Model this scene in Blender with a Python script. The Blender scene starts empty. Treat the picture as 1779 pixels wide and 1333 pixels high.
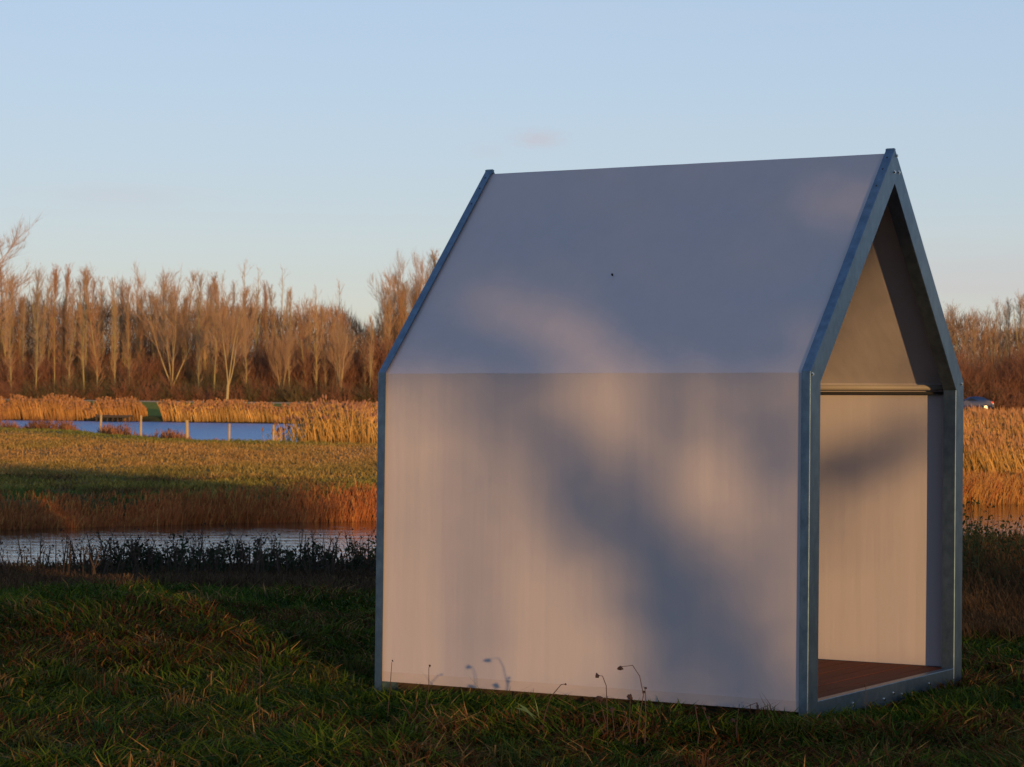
import bpy, math, random
import numpy as np
from mathutils import Vector, Matrix

S = bpy.context.scene
COL = S.collection
rng = np.random.default_rng(7)
random.seed(7)
R_ = math.radians

# ------------------------------------------------------------------ camera
EYE = 1.928
PITCH, ROLL = 0.00572, 0.012
cam = bpy.data.cameras.new('camera')
camo = bpy.data.objects.new('camera', cam)
COL.objects.link(camo)
S.camera = camo
cam.sensor_fit = 'HORIZONTAL'
cam.sensor_width = 36
cam.lens = 36 * 4106.4 / 1779
cam.clip_start = 0.2
cam.clip_end = 6000
_up = Vector((0, -math.sin(PITCH), math.cos(PITCH)))
_fw = Vector((0, math.cos(PITCH), math.sin(PITCH)))
_rt = Vector((1, 0, 0))
_r = _rt * math.cos(ROLL) + _up * math.sin(ROLL)
_u = _up * math.cos(ROLL) - _rt * math.sin(ROLL)
m = Matrix((_r, _u, -_fw)).transposed().to_4x4()
m.translation = Vector((0, 0, EYE))
camo.matrix_world = m
cam.dof.use_dof = True
cam.dof.focus_distance = 15.3
cam.dof.aperture_fstop = 9.0

# ------------------------------------------------------------------ sky, sun, exposure
SUN_EL, SUN_AZ = 5.0, 158.7            # azimuth clockwise from +Y (the sun stands behind the camera, to the right)
w = bpy.data.worlds.new('World')
S.world = w
w.use_nodes = True
wn, wl = w.node_tree.nodes, w.node_tree.links
sky = wn.new('ShaderNodeTexSky')
sky.sky_type = 'NISHITA'
sky.sun_disc = False
sky.sun_elevation = R_(SUN_EL)
sky.sun_rotation = R_(SUN_AZ)
sky.air_density, sky.dust_density, sky.ozone_density, sky.altitude = 1.15, 0.0, 2.9, 0
gm = wn.new('ShaderNodeGamma')
gm.inputs[1].default_value = 0.40
tint = wn.new('ShaderNodeMix')
tint.data_type = 'RGBA'
tint.blend_type = 'MULTIPLY'
tint.inputs[0].default_value = 1
tint.inputs[7].default_value = (3.90, 4.09, 5.02, 1)
wl.new(sky.outputs[0], gm.inputs[0])
wl.new(gm.outputs[0], tint.inputs[6])
# a few faint, thin clouds low over the horizon
tc = wn.new('ShaderNodeTexCoord')
mp = wn.new('ShaderNodeMapping')
mp.inputs['Scale'].default_value = (3.2, 3.2, 22)
mp.inputs['Location'].default_value = (0.35, 0.2, 0.4)
nz = wn.new('ShaderNodeTexNoise')
nz.inputs['Scale'].default_value = 2.2
nz.inputs['Detail'].default_value = 5
rp = wn.new('ShaderNodeMapRange')
rp.inputs[1].default_value = 0.56
rp.inputs[2].default_value = 0.85
rp.inputs[3].default_value = 0
rp.inputs[4].default_value = 0.10
cm = wn.new('ShaderNodeMix')
cm.data_type = 'RGBA'
cm.inputs[7].default_value = (6.6, 5.9, 6.3, 1)
wl.new(tc.outputs['Generated'], mp.inputs[0])
wl.new(mp.outputs[0], nz.inputs['Vector'])
wl.new(nz.outputs['Fac'], rp.inputs[0])
wl.new(rp.outputs[0], cm.inputs[0])
wl.new(tint.outputs[2], cm.inputs[6])
# one small pinkish cloud high over the left roof edge and a rosy bank of it low on the right
prev = cm
for az_, el_, sx, sz, amt in ((0.010, 0.109, 0.0065, 0.0024, 0.42), (-0.012, 0.104, 0.006, 0.002, 0.12), (0.205, 0.052, 0.06, 0.008, 0.30), (-0.165, 0.082, 0.02, 0.003, 0.16)):
    dv = wn.new('ShaderNodeVectorMath'); dv.operation = 'SUBTRACT'
    dv.inputs[1].default_value = (math.sin(az_), math.cos(az_), math.sin(el_))
    sc_ = wn.new('ShaderNodeVectorMath'); sc_.operation = 'MULTIPLY'
    sc_.inputs[1].default_value = (1 / sx, 0.5, 1 / sz)
    n2 = wn.new('ShaderNodeTexNoise'); n2.inputs['Scale'].default_value = 1.3; n2.inputs['Detail'].default_value = 4
    ad = wn.new('ShaderNodeVectorMath'); ad.operation = 'MULTIPLY_ADD'
    ad.inputs[1].default_value = (1.6, 1.6, 1.6)
    ln_ = wn.new('ShaderNodeVectorMath'); ln_.operation = 'LENGTH'
    mr = wn.new('ShaderNodeMapRange'); mr.interpolation_type = 'SMOOTHSTEP'
    mr.inputs[1].default_value = 2.6; mr.inputs[2].default_value = 0.2
    mr.inputs[3].default_value = 0; mr.inputs[4].default_value = amt
    wl.new(tc.outputs['Generated'], dv.inputs[0]); wl.new(dv.outputs[0], sc_.inputs[0])
    wl.new(sc_.outputs[0], n2.inputs['Vector']); wl.new(n2.outputs['Color'], ad.inputs[0])
    wl.new(sc_.outputs[0], ad.inputs[2])
    sb = wn.new('ShaderNodeVectorMath'); sb.operation = 'SUBTRACT'; sb.inputs[1].default_value = (0.8, 0.8, 0.8)
    wl.new(ad.outputs[0], sb.inputs[0]); wl.new(sb.outputs[0], ln_.inputs[0])
    wl.new(ln_.outputs['Value'], mr.inputs[0])
    mx2 = wn.new('ShaderNodeMix'); mx2.data_type = 'RGBA'
    mx2.inputs[7].default_value = (5.9, 5.1, 5.5, 1)
    wl.new(mr.outputs[0], mx2.inputs[0]); wl.new(prev.outputs[2], mx2.inputs[6])
    prev = mx2
wl.new(prev.outputs[2], wn['Background'].inputs[0])
wn['Background'].inputs[1].default_value = 0.1

sl = bpy.data.lights.new('sun', 'SUN')
sl.energy = 4.6
sl.angle = R_(0.5)
sl.color = (1.0, 0.56, 0.20)
so = bpy.data.objects.new('sun', sl)
COL.objects.link(so)
SUND = Vector((-math.sin(R_(180 - SUN_AZ)) * math.cos(R_(SUN_EL)), math.cos(R_(180 - SUN_AZ)) * math.cos(R_(SUN_EL)), -math.sin(R_(SUN_EL))))
so.rotation_euler = SUND.to_track_quat('-Z', 'Y').to_euler()
so.location = (8, -20, 12)
S.view_settings.view_transform = 'Standard'
S.view_settings.look = 'None'
S.view_settings.gamma = 1
S.view_settings.exposure = 0.0
S.view_settings.use_curve_mapping = False


# ------------------------------------------------------------------ material helpers
def mat(name, col, rough=0.8, metal=0.0, spec=0.5, noise=None, bump=None, attr=None, trans=0.0, translucent=None):
    """noise=(scale xyz, amount, detail, second colour); bump=(scale xyz, strength, distance)"""
    M = bpy.data.materials.new(name)
    M.use_nodes = True
    n, l = M.node_tree.nodes, M.node_tree.links
    b = n['Principled BSDF']
    b.inputs['Roughness'].default_value = rough
    b.inputs['Metallic'].default_value = metal
    b.inputs['Specular IOR Level'].default_value = spec
    b.inputs['Base Color'].default_value = (*col, 1)
    colsock = None
    if attr:
        a = n.new('ShaderNodeAttribute')
        a.attribute_name = attr
        colsock = a.outputs['Color']
    t = n.new('ShaderNodeTexCoord')
    if noise:
        sc, amt, det, c2 = noise
        mpn = n.new('ShaderNodeMapping')
        mpn.inputs['Scale'].default_value = sc
        l.new(t.outputs['Object'], mpn.inputs[0])
        nn = n.new('ShaderNodeTexNoise')
        nn.inputs['Scale'].default_value = 1
        nn.inputs['Detail'].default_value = det
        nn.inputs['Roughness'].default_value = 0.65
        l.new(mpn.outputs[0], nn.inputs['Vector'])
        mr = n.new('ShaderNodeMapRange')
        mr.inputs[1].default_value = 0.3
        mr.inputs[2].default_value = 0.7
        mr.inputs[4].default_value = amt
        l.new(nn.outputs['Fac'], mr.inputs[0])
        mx = n.new('ShaderNodeMix')
        mx.data_type = 'RGBA'
        mx.inputs[6].default_value = (*col, 1)
        if colsock:
            l.new(colsock, mx.inputs[6])
        mx.inputs[7].default_value = (*c2, 1)
        l.new(mr.outputs[0], mx.inputs[0])
        colsock = mx.outputs[2]
    if colsock:
        l.new(colsock, b.inputs['Base Color'])
    if bump:
        bs = bump if isinstance(bump, list) else [bump]
        prev = None
        for sc, st, di in bs:
            mpn = n.new('ShaderNodeMapping')
            mpn.inputs['Scale'].default_value = sc
            l.new(t.outputs['Object'], mpn.inputs[0])
            nn = n.new('ShaderNodeTexNoise')
            nn.inputs['Scale'].default_value = 1
            nn.inputs['Detail'].default_value = 4
            l.new(mpn.outputs[0], nn.inputs['Vector'])
            bp = n.new('ShaderNodeBump')
            bp.inputs['Strength'].default_value = st
            bp.inputs['Distance'].default_value = di
            l.new(nn.outputs['Fac'], bp.inputs['Height'])
            if prev:
                l.new(prev.outputs[0], bp.inputs['Normal'])
            prev = bp
        l.new(prev.outputs[0], b.inputs['Normal'])
    if translucent:
        tr = n.new('ShaderNodeBsdfTranslucent')
        tr.inputs[0].default_value = (*translucent[1], 1)
        if attr and not noise:
            l.new(colsock, tr.inputs[0])
        ms = n.new('ShaderNodeMixShader')
        ms.inputs[0].default_value = translucent[0]
        l.new(b.outputs[0], ms.inputs[1])
        l.new(tr.outputs[0], ms.inputs[2])
        l.new(ms.outputs[0], n['Material Output'].inputs[0])
    return M


def tag(o, label=None, cat=None, group=None, kind=None):
    if label: o['label'] = label
    if cat: o['category'] = cat
    if group: o['group'] = group
    if kind: o['kind'] = kind
    return o


def empty(name, loc=(0, 0, 0), rz=0.0):
    o = bpy.data.objects.new(name, None)
    o.location = loc
    o.rotation_euler = (0, 0, rz)
    o.empty_display_size = 0.3
    COL.objects.link(o)
    return o


def link(name, me, material=None, parent=None):
    if material is not None and not me.materials:
        me.materials.append(material)
    o = bpy.data.objects.new(name, me)
    COL.objects.link(o)
    if parent is not None:
        o.parent = parent
    return o


def arrays_mesh(name, V, F4=None, F3=None, color=None, smooth=False):
    """V (n,3); F4 (k,4), F3 (k,3) integer arrays; colour per vertex (n,3)"""
    me = bpy.data.meshes.new(name)
    V = np.asarray(V, dtype=np.float32)
    me.vertices.add(len(V))
    me.vertices.foreach_set('co', V.ravel())
    loops, starts, tot, s = [], [], [], 0
    if F4 is not None and len(F4):
        F4 = np.asarray(F4, dtype=np.int32)
        loops.append(F4.ravel())
        starts.append(np.arange(len(F4)) * 4)
        tot.append(np.full(len(F4), 4))
        s = len(F4) * 4
    if F3 is not None and len(F3):
        F3 = np.asarray(F3, dtype=np.int32)
        loops.append(F3.ravel())
        starts.append(s + np.arange(len(F3)) * 3)
        tot.append(np.full(len(F3), 3))
    loops = np.concatenate(loops).astype(np.int32)
    starts = np.concatenate(starts).astype(np.int32)
    me.loops.add(len(loops))
    me.loops.foreach_set('vertex_index', loops)
    me.polygons.add(len(starts))
    me.polygons.foreach_set('loop_start', starts)
    me.polygons.foreach_set('loop_total', np.concatenate(tot).astype(np.int32))
    if smooth:
        me.polygons.foreach_set('use_smooth', np.ones(len(starts), dtype=bool))
    if color is not None:
        ca = me.color_attributes.new('Col', 'FLOAT_COLOR', 'POINT')
        c = np.ones((len(V), 4), dtype=np.float32)
        c[:, :3] = color
        ca.data.foreach_set('color', c.ravel())
    me.update(calc_edges=True)
    return me


class MB:
    """small list-based mesh builder"""
    def __init__(self):
        self.v, self.f = [], []

    def face(self, *pts):
        i = len(self.v)
        self.v += [tuple(p) for p in pts]
        self.f.append(tuple(range(i, i + len(pts))))

    def box(self, a, b):
        (x0, y0, z0), (x1, y1, z1) = a, b
        i = len(self.v)
        self.v += [(x0, y0, z0), (x1, y0, z0), (x1, y1, z0), (x0, y1, z0), (x0, y0, z1), (x1, y0, z1), (x1, y1, z1), (x0, y1, z1)]
        for q in ((0, 3, 2, 1), (4, 5, 6, 7), (0, 1, 5, 4), (1, 2, 6, 5), (2, 3, 7, 6), (3, 0, 4, 7)):
            self.f.append(tuple(i + k for k in q))

    def tube(self, pts, radii, n=6, cap=True):
        pts = [Vector(p) for p in pts]
        i0 = len(self.v)
        ref = None
        for k, p in enumerate(pts):
            d = (pts[min(k + 1, len(pts) - 1)] - pts[max(k - 1, 0)])
            if d.length < 1e-9: d = Vector((0, 0, 1))
            d.normalize()
            if ref is None:
                ref = Vector((1, 0, 0)) if abs(d.x) < 0.8 else Vector((0, 1, 0))
            a = (ref - d * ref.dot(d)).normalized()
            b = d.cross(a)
            ref = a
            r = radii[k] if hasattr(radii, '__len__') else radii
            for j in range(n):
                t = 2 * math.pi * j / n
                self.v.append(tuple(p + (a * math.cos(t) + b * math.sin(t)) * r))
        for k in range(len(pts) - 1):
            for j in range(n):
                self.f.append((i0 + k * n + j, i0 + k * n + (j + 1) % n, i0 + (k + 1) * n + (j + 1) % n, i0 + (k + 1) * n + j))
        if cap:
            self.f.append(tuple(i0 + j for j in reversed(range(n))))
            e = i0 + (len(pts) - 1) * n
            self.f.append(tuple(e + j for j in range(n)))

    def mesh(self, name, smooth=False, bevel=0):
        me = bpy.data.meshes.new(name)
        me.from_pydata(self.v, [], self.f)
        if smooth:
            me.polygons.foreach_set('use_smooth', [True] * len(me.polygons))
        me.update()
        return me

    def build(self, name, material, parent=None, smooth=False):
        return link(name, self.mesh(name, smooth), material, parent)


# ------------------------------------------------------------------ value noise in numpy
_tab = np.random.default_rng(3).random((256, 256))


def vnoise(x, y):
    xi, yi = np.floor(x).astype(int), np.floor(y).astype(int)
    fx, fy = x - xi, y - yi
    fx, fy = fx * fx * (3 - 2 * fx), fy * fy * (3 - 2 * fy)
    a = _tab[xi % 256, yi % 256]; b = _tab[(xi + 1) % 256, yi % 256]
    c = _tab[xi % 256, (yi + 1) % 256]; d = _tab[(xi + 1) % 256, (yi + 1) % 256]
    return (a * (1 - fx) + b * fx) * (1 - fy) + (c * (1 - fx) + d * fx) * fy


def fbm(x, y, o=4):
    s, a, t = 0, 1.0, 0
    for i in range(o):
        s = s + a * vnoise(x * 2 ** i + 17 * i, y * 2 ** i + 5 * i); t += a; a *= 0.5
    return s / t


def sstep(a, b, x):
    t = np.clip((x - a) / (b - a), 0, 1)
    return t * t * (3 - 2 * t)


# ------------------------------------------------------------------ terrain
WATER = -0.72
def ditch_far(x): return 52.4 + 0.74 * x + 1.1 * (vnoise(x * 0.35 + 9, x * 0 + 3.3) - 0.5)
def ditch_near(x): return ditch_far(x) - 16.3 - 0.15 * x
def pond_near(x): return np.interp(x, [-60, -45, -31.8, -23.3, -17, -13.7, -10, 0, 60], [205, 172, 147, 134, 120, 115.5, 114, 111, 100]) + 1.6 * (vnoise(x * 0.33 + 2, x * 0 + 8.3) - 0.5)
def pond_far(x): return 214 + 1.2 * np.sin(x * 0.12)


def ground_z(x, y):
    x = np.asarray(x, dtype=float); y = np.asarray(y, dtype=float)
    yn, yf = ditch_near(x), ditch_far(x)
    z = np.where(y < (yn + yf) / 2, 0.0, -0.22)
    near = y < 32
    z = z + 0.10 * (fbm(x * 0.45, y * 0.45, 3) - 0.5) * near
    z = z + 0.20 * np.exp(-((x + 3.6) ** 2 / 5.0 + (y - 19.5) ** 2 / 7.0))      # low mound left of the cabin
    z = z - 0.05 * sstep(16, 30, y) * near - 0.17 * sstep(20.5, 28, y) * (y < (yn + yf) / 2)
    z = z + 0.16 * (fbm(x * 0.12, y * 0.12, 3) - 0.5) * (y > yf) * (y < 300)
    z = z + 0.055 * np.exp(-((x - 1.25) ** 2 / 0.8 + (y - 13.55) ** 2 / 0.25))      # turf heaped against the front corner
    # the ditch
    d = np.minimum((y - (yn - 5.5)) / 5.5, ((yf + 1.4) - y) / 1.4)
    z = z - sstep(0, 1, np.clip(d, 0, 1)) * 0.62 - sstep(0, 1, np.clip(np.minimum(y - yn, yf - y) / 2.0, 0, 1)) * 0.55
    # the pond
    pn, pf = pond_near(x), pond_far(x)
    d = np.minimum((y - (pn - 9)) / 9, ((pf + 1) - y) / 1.0)
    z = z - sstep(0, 1, np.clip(d, 0, 1)) * 0.35 - sstep(0, 1, np.clip(np.minimum(y - pn, pf - y) / 2.5, 0, 1)) * 0.7
    # road embankment beyond the pond
    z = z + (1.22) * sstep(pf + 3, pf + 18, y)
    z = z - 0.5 * sstep(250, 262, y)
    return z


def axis(segs):
    out = [segs[0][0]]
    for a, b, st in segs:
        n = max(1, int(round((b - a) / st)))
        out += list(np.linspace(a, b, n + 1)[1:])
    return np.array(out)


gx = axis([(-3000, -400, 400), (-400, -100, 20), (-100, -40, 3), (-40, -12, 1), (-12, 12, 0.28), (12, 40, 1), (40, 100, 3), (100, 400, 20), (400, 3000, 400)])
gy = axis([(-400, -60, 34), (-60, 8, 3.4), (8, 30, 0.25), (30, 70, 0.5), (70, 210, 2), (210, 260, 1), (260, 400, 14), (400, 4000, 400)])
GX, GY = np.meshgrid(gx, gy)
GZ = ground_z(GX, GY)
V = np.stack([GX.ravel(), GY.ravel(), GZ.ravel()], 1)
nx, ny = len(gx), len(gy)
ii = (np.arange(ny - 1)[:, None] * nx + np.arange(nx - 1)[None, :]).ravel()
F4 = np.stack([ii, ii + 1, ii + 1 + nx, ii + nx], 1)


def meadow_col(x, y):
    """colour of the turf by place: green, olive and straw patches; rust sedge on the ditch edge"""
    x = np.asarray(x, dtype=float); y = np.asarray(y, dtype=float)
    g = np.array([0.050, 0.075, 0.018]); ol = np.array([0.15, 0.120, 0.028]); st = np.array([0.26, 0.145, 0.048]); br = np.array([0.085, 0.048, 0.022])
    n1 = fbm(x * 0.22 + 3, y * 0.10 + 1, 4)[:, None]
    n2 = fbm(x * 0.9 + 30, y * 0.5 + 9, 3)[:, None]
    c = g * (1 - sstep(0.34, 0.50, n1)) + ol * sstep(0.34, 0.50, n1)
    k = sstep(0.50, 0.68, n2) * 0.8
    far = (y > 60)[:, None]
    fk = np.clip((0.35 + 0.65 * sstep(60, 88, y))[:, None] * (0.95 - 0.6 * sstep(0.52, 0.7, n1)), 0, 1)
    c = np.where(far, c * (1 - fk) + st * fk, c)
    c = c * (1 - k) + np.where(far, st, br) * k
    pn = pond_near(x)
    gg = (sstep(-22, -8, y - pn) * sstep(-1, -14, x))[:, None] * 0.8
    c = c * (1 - gg) + np.array([0.07, 0.11, 0.02]) * gg
    bk = sstep(3, 6, y - pond_far(x))[:, None]
    c = c * (1 - bk) + np.array([0.22, 0.25, 0.04]) * bk
    return c


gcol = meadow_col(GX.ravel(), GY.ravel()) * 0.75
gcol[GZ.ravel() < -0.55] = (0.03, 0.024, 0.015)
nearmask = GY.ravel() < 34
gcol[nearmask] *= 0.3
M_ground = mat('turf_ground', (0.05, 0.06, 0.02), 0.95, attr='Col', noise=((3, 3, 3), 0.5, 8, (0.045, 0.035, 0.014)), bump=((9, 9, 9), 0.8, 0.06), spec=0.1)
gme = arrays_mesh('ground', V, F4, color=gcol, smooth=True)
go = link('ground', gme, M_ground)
tag(go, kind='structure')


def water_sheet(name, lo, hi, x0, x1, m, st=1.0):
    xs = np.arange(x0, x1 + st, st)
    v = []
    for x in xs:
        v += [(x, float(lo(np.array(x))) - 2.5, WATER), (x, float(hi(np.array(x))) + 2.0, WATER)]
    f = [(2 * i, 2 * i + 2, 2 * i + 3, 2 * i + 1) for i in range(len(xs) - 1)]
    me = bpy.data.meshes.new(name)
    me.from_pydata(v, [], f)
    return tag(link(name, me, m), kind='structure')


M_ditch = mat('ditch_water_surface', (0.012, 0.012, 0.010), 0.04, spec=0.5, bump=[((0.5, 2.0, 1), 0.40, 0.055), ((3, 11, 1), 0.35, 0.018)])
M_pond = mat('pond_water_surface', (0.004, 0.17, 0.44), 0.28, spec=0.30, bump=[((0.8, 2.0, 1), 1.0, 0.40), ((2.4, 6, 1), 0.9, 0.10)])  # blue of the reflected sky is put into the base colour
water_sheet('ditch_water', ditch_near, ditch_far, -24, 40, M_ditch)
water_sheet('pond_water', pond_near, pond_far, -52, 90, M_pond)

# the road on its low embankment beyond the pond
M_road = mat('road_asphalt', (0.16, 0.15, 0.14), 0.9, noise=((2, 2, 2), 0.4, 4, (0.11, 0.105, 0.10)))
rb = []
ROADY = 240.0
xs = np.arange(-90, 131, 5.0)
rz = ground_z(xs, xs * 0 + ROADY)
RZ = float(np.max(rz)) + 0.05
me = bpy.data.meshes.new('road')
v = []
for x in xs: v += [(x, ROADY - 2.6, RZ), (x, ROADY + 2.6, RZ), (x, ROADY - 3.2, RZ - 0.5), (x, ROADY + 3.2, RZ - 0.5)]
f = []
for i in range(len(xs) - 1):
    a, b = 4 * i, 4 * i + 4
    f += [(a, b, b + 1, a + 1), (a + 2, b + 2, b, a), (a + 1, b + 1, b + 3, a + 3)]
me.from_pydata(v, [], f)
tag(link('road', me, M_road), kind='structure')

# ------------------------------------------------------------------ the cabin
YAW = 1.04787824
HU = Vector((math.sin(YAW), -math.cos(YAW), 0))
HV = Vector((math.cos(YAW), math.sin(YAW), 0))
T1, T2 = 0.00782, -0.01209
CW, CL, CR, CH = 2.670, 3.000, 3.5452, 2.1
cabin = empty('garden_cabin')
hm = Matrix(((HU.x, HV.x, -T1 * HU.x - T2 * HV.x, 0), (HU.y, HV.y, -T1 * HU.y - T2 * HV.y, 0), (T1, T2, 1, 0), (0, 0, 0, 1)))
org = Vector((1.73642, 13.70767, 0))
hm.translation = org + (hm.to_3x3() @ Vector((-CL / 2, CW / 2, 0)))
cabin.matrix_world = hm
tag(cabin, 'small open-fronted gabled cabin of grey fabric on a galvanised steel frame', 'cabin')
OFF = Vector((CL / 2, -CW / 2, 0))   # local origin of the drawings: front left corner, x<0 towards the back


def HB(): return MB()


def hbuild(mb, name, m, parent=cabin, smooth=False):
    if parent is cabin:
        mb.v = [(a + OFF.x, b + OFF.y, c) for a, b, c in mb.v]
    return mb.build(name, m, parent, smooth)


def uvm(o): return o


M_zinc = mat('galvanised_steel', (0.13, 0.20, 0.275), 0.38, metal=0.85, spec=0.5, noise=((17, 17, 11), 1.0, 7, (0.07, 0.115, 0.175)), bump=((30, 30, 14), 0.12, 0.004))
M_bolt = mat('bright_bolt_steel', (0.65, 0.64, 0.62), 0.22, metal=1.0)
M_hole = mat('dark_hole_and_groove', (0.01, 0.01, 0.012), 0.9)
M_fab = mat('grey_stretched_fabric', (0.425, 0.395, 0.43), 0.72, spec=0.25,
            noise=((8, 8, 0.4), 0.3, 5, (0.35, 0.34, 0.36)),
            bump=[((5.0, 5.0, 0.30), 0.30, 0.028), ((1.6, 1.6, 0.9), 0.25, 0.03), ((260, 260, 2.0), 0.20, 0.0015)], translucent=(0.10, (0.50, 0.40, 0.30)))
M_deck = mat('red_brown_decking', (0.155, 0.040, 0.020), 0.75, spec=0.12, noise=((9, 0.9, 9), 0.8, 5, (0.085, 0.036, 0.022)), bump=((60, 3, 60), 0.4, 0.003))
M_hem = mat('doubled_fabric_hem', (0.37, 0.325, 0.335), 0.75, noise=((6, 6, 14), 0.5, 5, (0.30, 0.27, 0.26)))
M_sleeve = mat('rail_fabric_sleeve', (0.22, 0.20, 0.18), 0.6)
M_dark = mat('dark_timber_joist', (0.05, 0.035, 0.025), 0.9)

# outline of the frame seen along its length: five corners, outward offset t (negative = inwards)
ZB = -0.05
pent = [(0.0, ZB), (0.0, CH), (CW / 2, CR), (CW, CH), (CW, ZB)]


def offset_pent(t, zb=None):
    """corners of the outline moved inwards by t; the bottom corners stay at zb"""
    sl = math.atan2(CR - CH, CW / 2)
    # left post x=t ; rafter line shifted by t along its inward normal
    nxr, nzr = math.sin(sl), -math.cos(sl)
    # knee: intersect y=t with rafter line through (0+nxr*t, CH+nzr*t) dir (cos, sin)
    yk = t
    zk = (CH + nzr * t) + (yk - nxr * t) * math.tan(sl)
    za = (CH + nzr * t) + (CW / 2 - nxr * t) * math.tan(sl)
    b = ZB if zb is None else zb
    return [(t, b), (t, zk), (CW / 2, za), (CW - t, zk), (CW - t, b)]


FS, FO, FI, TH, CHF = 0.155, 0.057, 0.088, 0.006, 0.004


def frame_profile(x0, sgn):
    """(inset t, x) points of a U shaped steel member; x0 the outer face, sgn -1 = goes back"""
    p = [(0.0, FO), (0.0, CHF), (CHF, 0.0), (FS - CHF, 0.0), (FS, CHF), (FS, FI), (FS - TH, FI), (FS - TH, TH), (TH, TH), (TH, FO)]
    return [(t, x0 + sgn * d) for t, d in p]


def frame_members(x0, sgn):
    prof = frame_profile(x0, sgn)
    rings = []
    for t, x in prof:
        rings.append([(x, y, z) for (y, z) in offset_pent(t)])
    for seg, nm in ((0, 'post'), (1, 'rafter'), (2, 'rafter'), (3, 'post')):
        mb = HB()
        n = len(prof)
        for k in range(n):
            mb.v.append(rings[k][seg]); mb.v.append(rings[k][seg + 1])
        for k in range(n):
            k2 = (k + 1) % n
            q = (2 * k, 2 * k + 1, 2 * k2 + 1, 2 * k2)
            mb.f.append(q if sgn < 0 else q[::-1])
        hbuild(mb, nm, M_zinc)


frame_members(0.0, -1)
frame_members(-CL, 1)
# flat top cap of each apex
for x0, s in ((0.0, -1), (-CL, 1)):
    mb = HB()
    xa, xb = sorted((x0 + s * 0.001, x0 + s * (FO + 0.002)))
    mb.box((xa, CW / 2 - 0.012, CR - 0.030), (xb, CW / 2 + 0.012, CR - 0.004))
    hbuild(mb, 'ridge_cap', M_zinc)
# threshold beams front and back
for x0, s in ((0.0, -1), (-CL, 1)):
    mb = HB()
    xa, xb = sorted((x0 + s * 0.002, x0 + s * 0.060))
    mb.box((xa, FS + 0.001, -0.06), (xb, CW - FS - 0.001, 0.172))
    b = hbuild(mb, 'threshold_beam', M_zinc)
    md = b.modifiers.new('edge', 'BEVEL'); md.width = 0.004; md.segments = 2

# fabric skin: wall and roof panels, slightly inside the frame's outline
INS = 0.022
pi_ = offset_pent(INS)
XA, XB = -0.030, -CL + 0.030
HBZ = 0.117


def panel(y0z0, y1z1, nm, nu=60, nv=24, hem=False, th=0.004):
    """a sheet of fabric from one outline point to the next, with slack between its fixings"""
    (y0, z0), (y1, z1) = y0z0, y1z1
    mb = HB()
    nrm = Vector((0, -(z1 - z0), y1 - y0)).normalized()
    xs_ = np.linspace(XA, XB, nu + 1)
    ts_ = np.linspace(0, 1, nv + 1)
    for layer in (0, 1):
        for x in xs_:
            for t in ts_:
                a = math.sin(math.pi * (x - XA) / (XB - XA)) * math.sin(math.pi * t)
                w_ = 0.0030 * (vnoise(np.array(x * 3.1 + 40 + y0), np.array(t * 0.7)) - 0.5) * math.sin(math.pi * (x - XA) / (XB - XA)) ** 0.5
                off = -0.010 * a + float(w_) - layer * th
                mb.v.append((x, y0 + (y1 - y0) * t + nrm.y * off, z0 + (z1 - z0) * t + nrm.z * off))
    N = (nu + 1) * (nv + 1)
    for i in range(nu):
        for j in range(nv):
            a = i * (nv + 1) + j
            q = (a, a + 1, a + nv + 2, a + nv + 1)
            mb.f.append(q)
            mb.f.append(tuple(N + k for k in q[::-1]))
    def edge(idx):
        for a, b in zip(idx[:-1], idx[1:]):
            mb.f.append((a, b, b + N, a + N))
    edge([j for j in range(nv + 1)][::-1]); edge([nu * (nv + 1) + j for j in range(nv + 1)])
    edge([i * (nv + 1) for i in range(nu + 1)]); edge([i * (nv + 1) + nv for i in range(nu + 1)][::-1])
    return hbuild(mb, nm, M_fab, smooth=False)


sl_ = math.atan2(CR - CH, CW / 2)
wp = panel((INS, HBZ), pi_[1], 'wall_panel')
wq = panel((CW - INS, pi_[3][1]), (CW - INS, HBZ), 'wall_panel')
r1 = panel(pi_[1], pi_[2], 'roof_panel')
r2 = panel(pi_[2], pi_[3], 'roof_panel')
for o in (wp, wq, r1, r2):
    o.data.polygons.foreach_set('use_smooth', [True] * len(o.data.polygons))
    o.data.set_sharp_from_angle(angle=R_(50))
for par, y in ((wp, INS - 0.0032), (wq, CW - INS + 0.0032)):   # doubled hem along the foot of each wall
    mb = HB(); ya, yb = sorted((y, y + (0.002 if y < 1 else -0.002)))
    mb.box((XB, ya, HBZ - 0.001), (XA, yb, HBZ + 0.062))
    mb.v = [(a + OFF.x, b + OFF.y, c) for a, b, c in mb.v]
    mb.build('hem', M_hem, par)
# rails: eaves (tube, and a black rod added for the dark groove below), ridge and foot of each wall
for side in (0, 1):
    y = (INS + 0.040) if side == 0 else (CW - INS - 0.040)
    mb = HB(); mb.tube([(-0.092, y, CH - 0.040), (-CL + 0.092, y, CH - 0.040)], 0.019, 14)
    hbuild(mb, 'eave_rail', M_sleeve, smooth=True)
    mb = HB(); mb.tube([(-0.092, y, CH - 0.079), (-CL + 0.092, y, CH - 0.079)], 0.010, 8)
    hbuild(mb, 'eave_groove_rod', M_hole, smooth=True)
    y = INS + 0.012 if side == 0 else CW - INS - 0.012
    mb = HB(); ya, yb = y - 0.006, y + 0.006
    mb.box((-CL + 0.062, ya, HBZ + 0.002), (-0.062, yb, HBZ + 0.05))
    hbuild(mb, 'foot_rail', M_zinc)
mb = HB(); mb.tube([(-0.062, CW / 2, CR - 0.10), (-CL + 0.062, CW / 2, CR - 0.10)], 0.02, 10)
hbuild(mb, 'ridge_rail', M_zinc, smooth=True)
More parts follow.
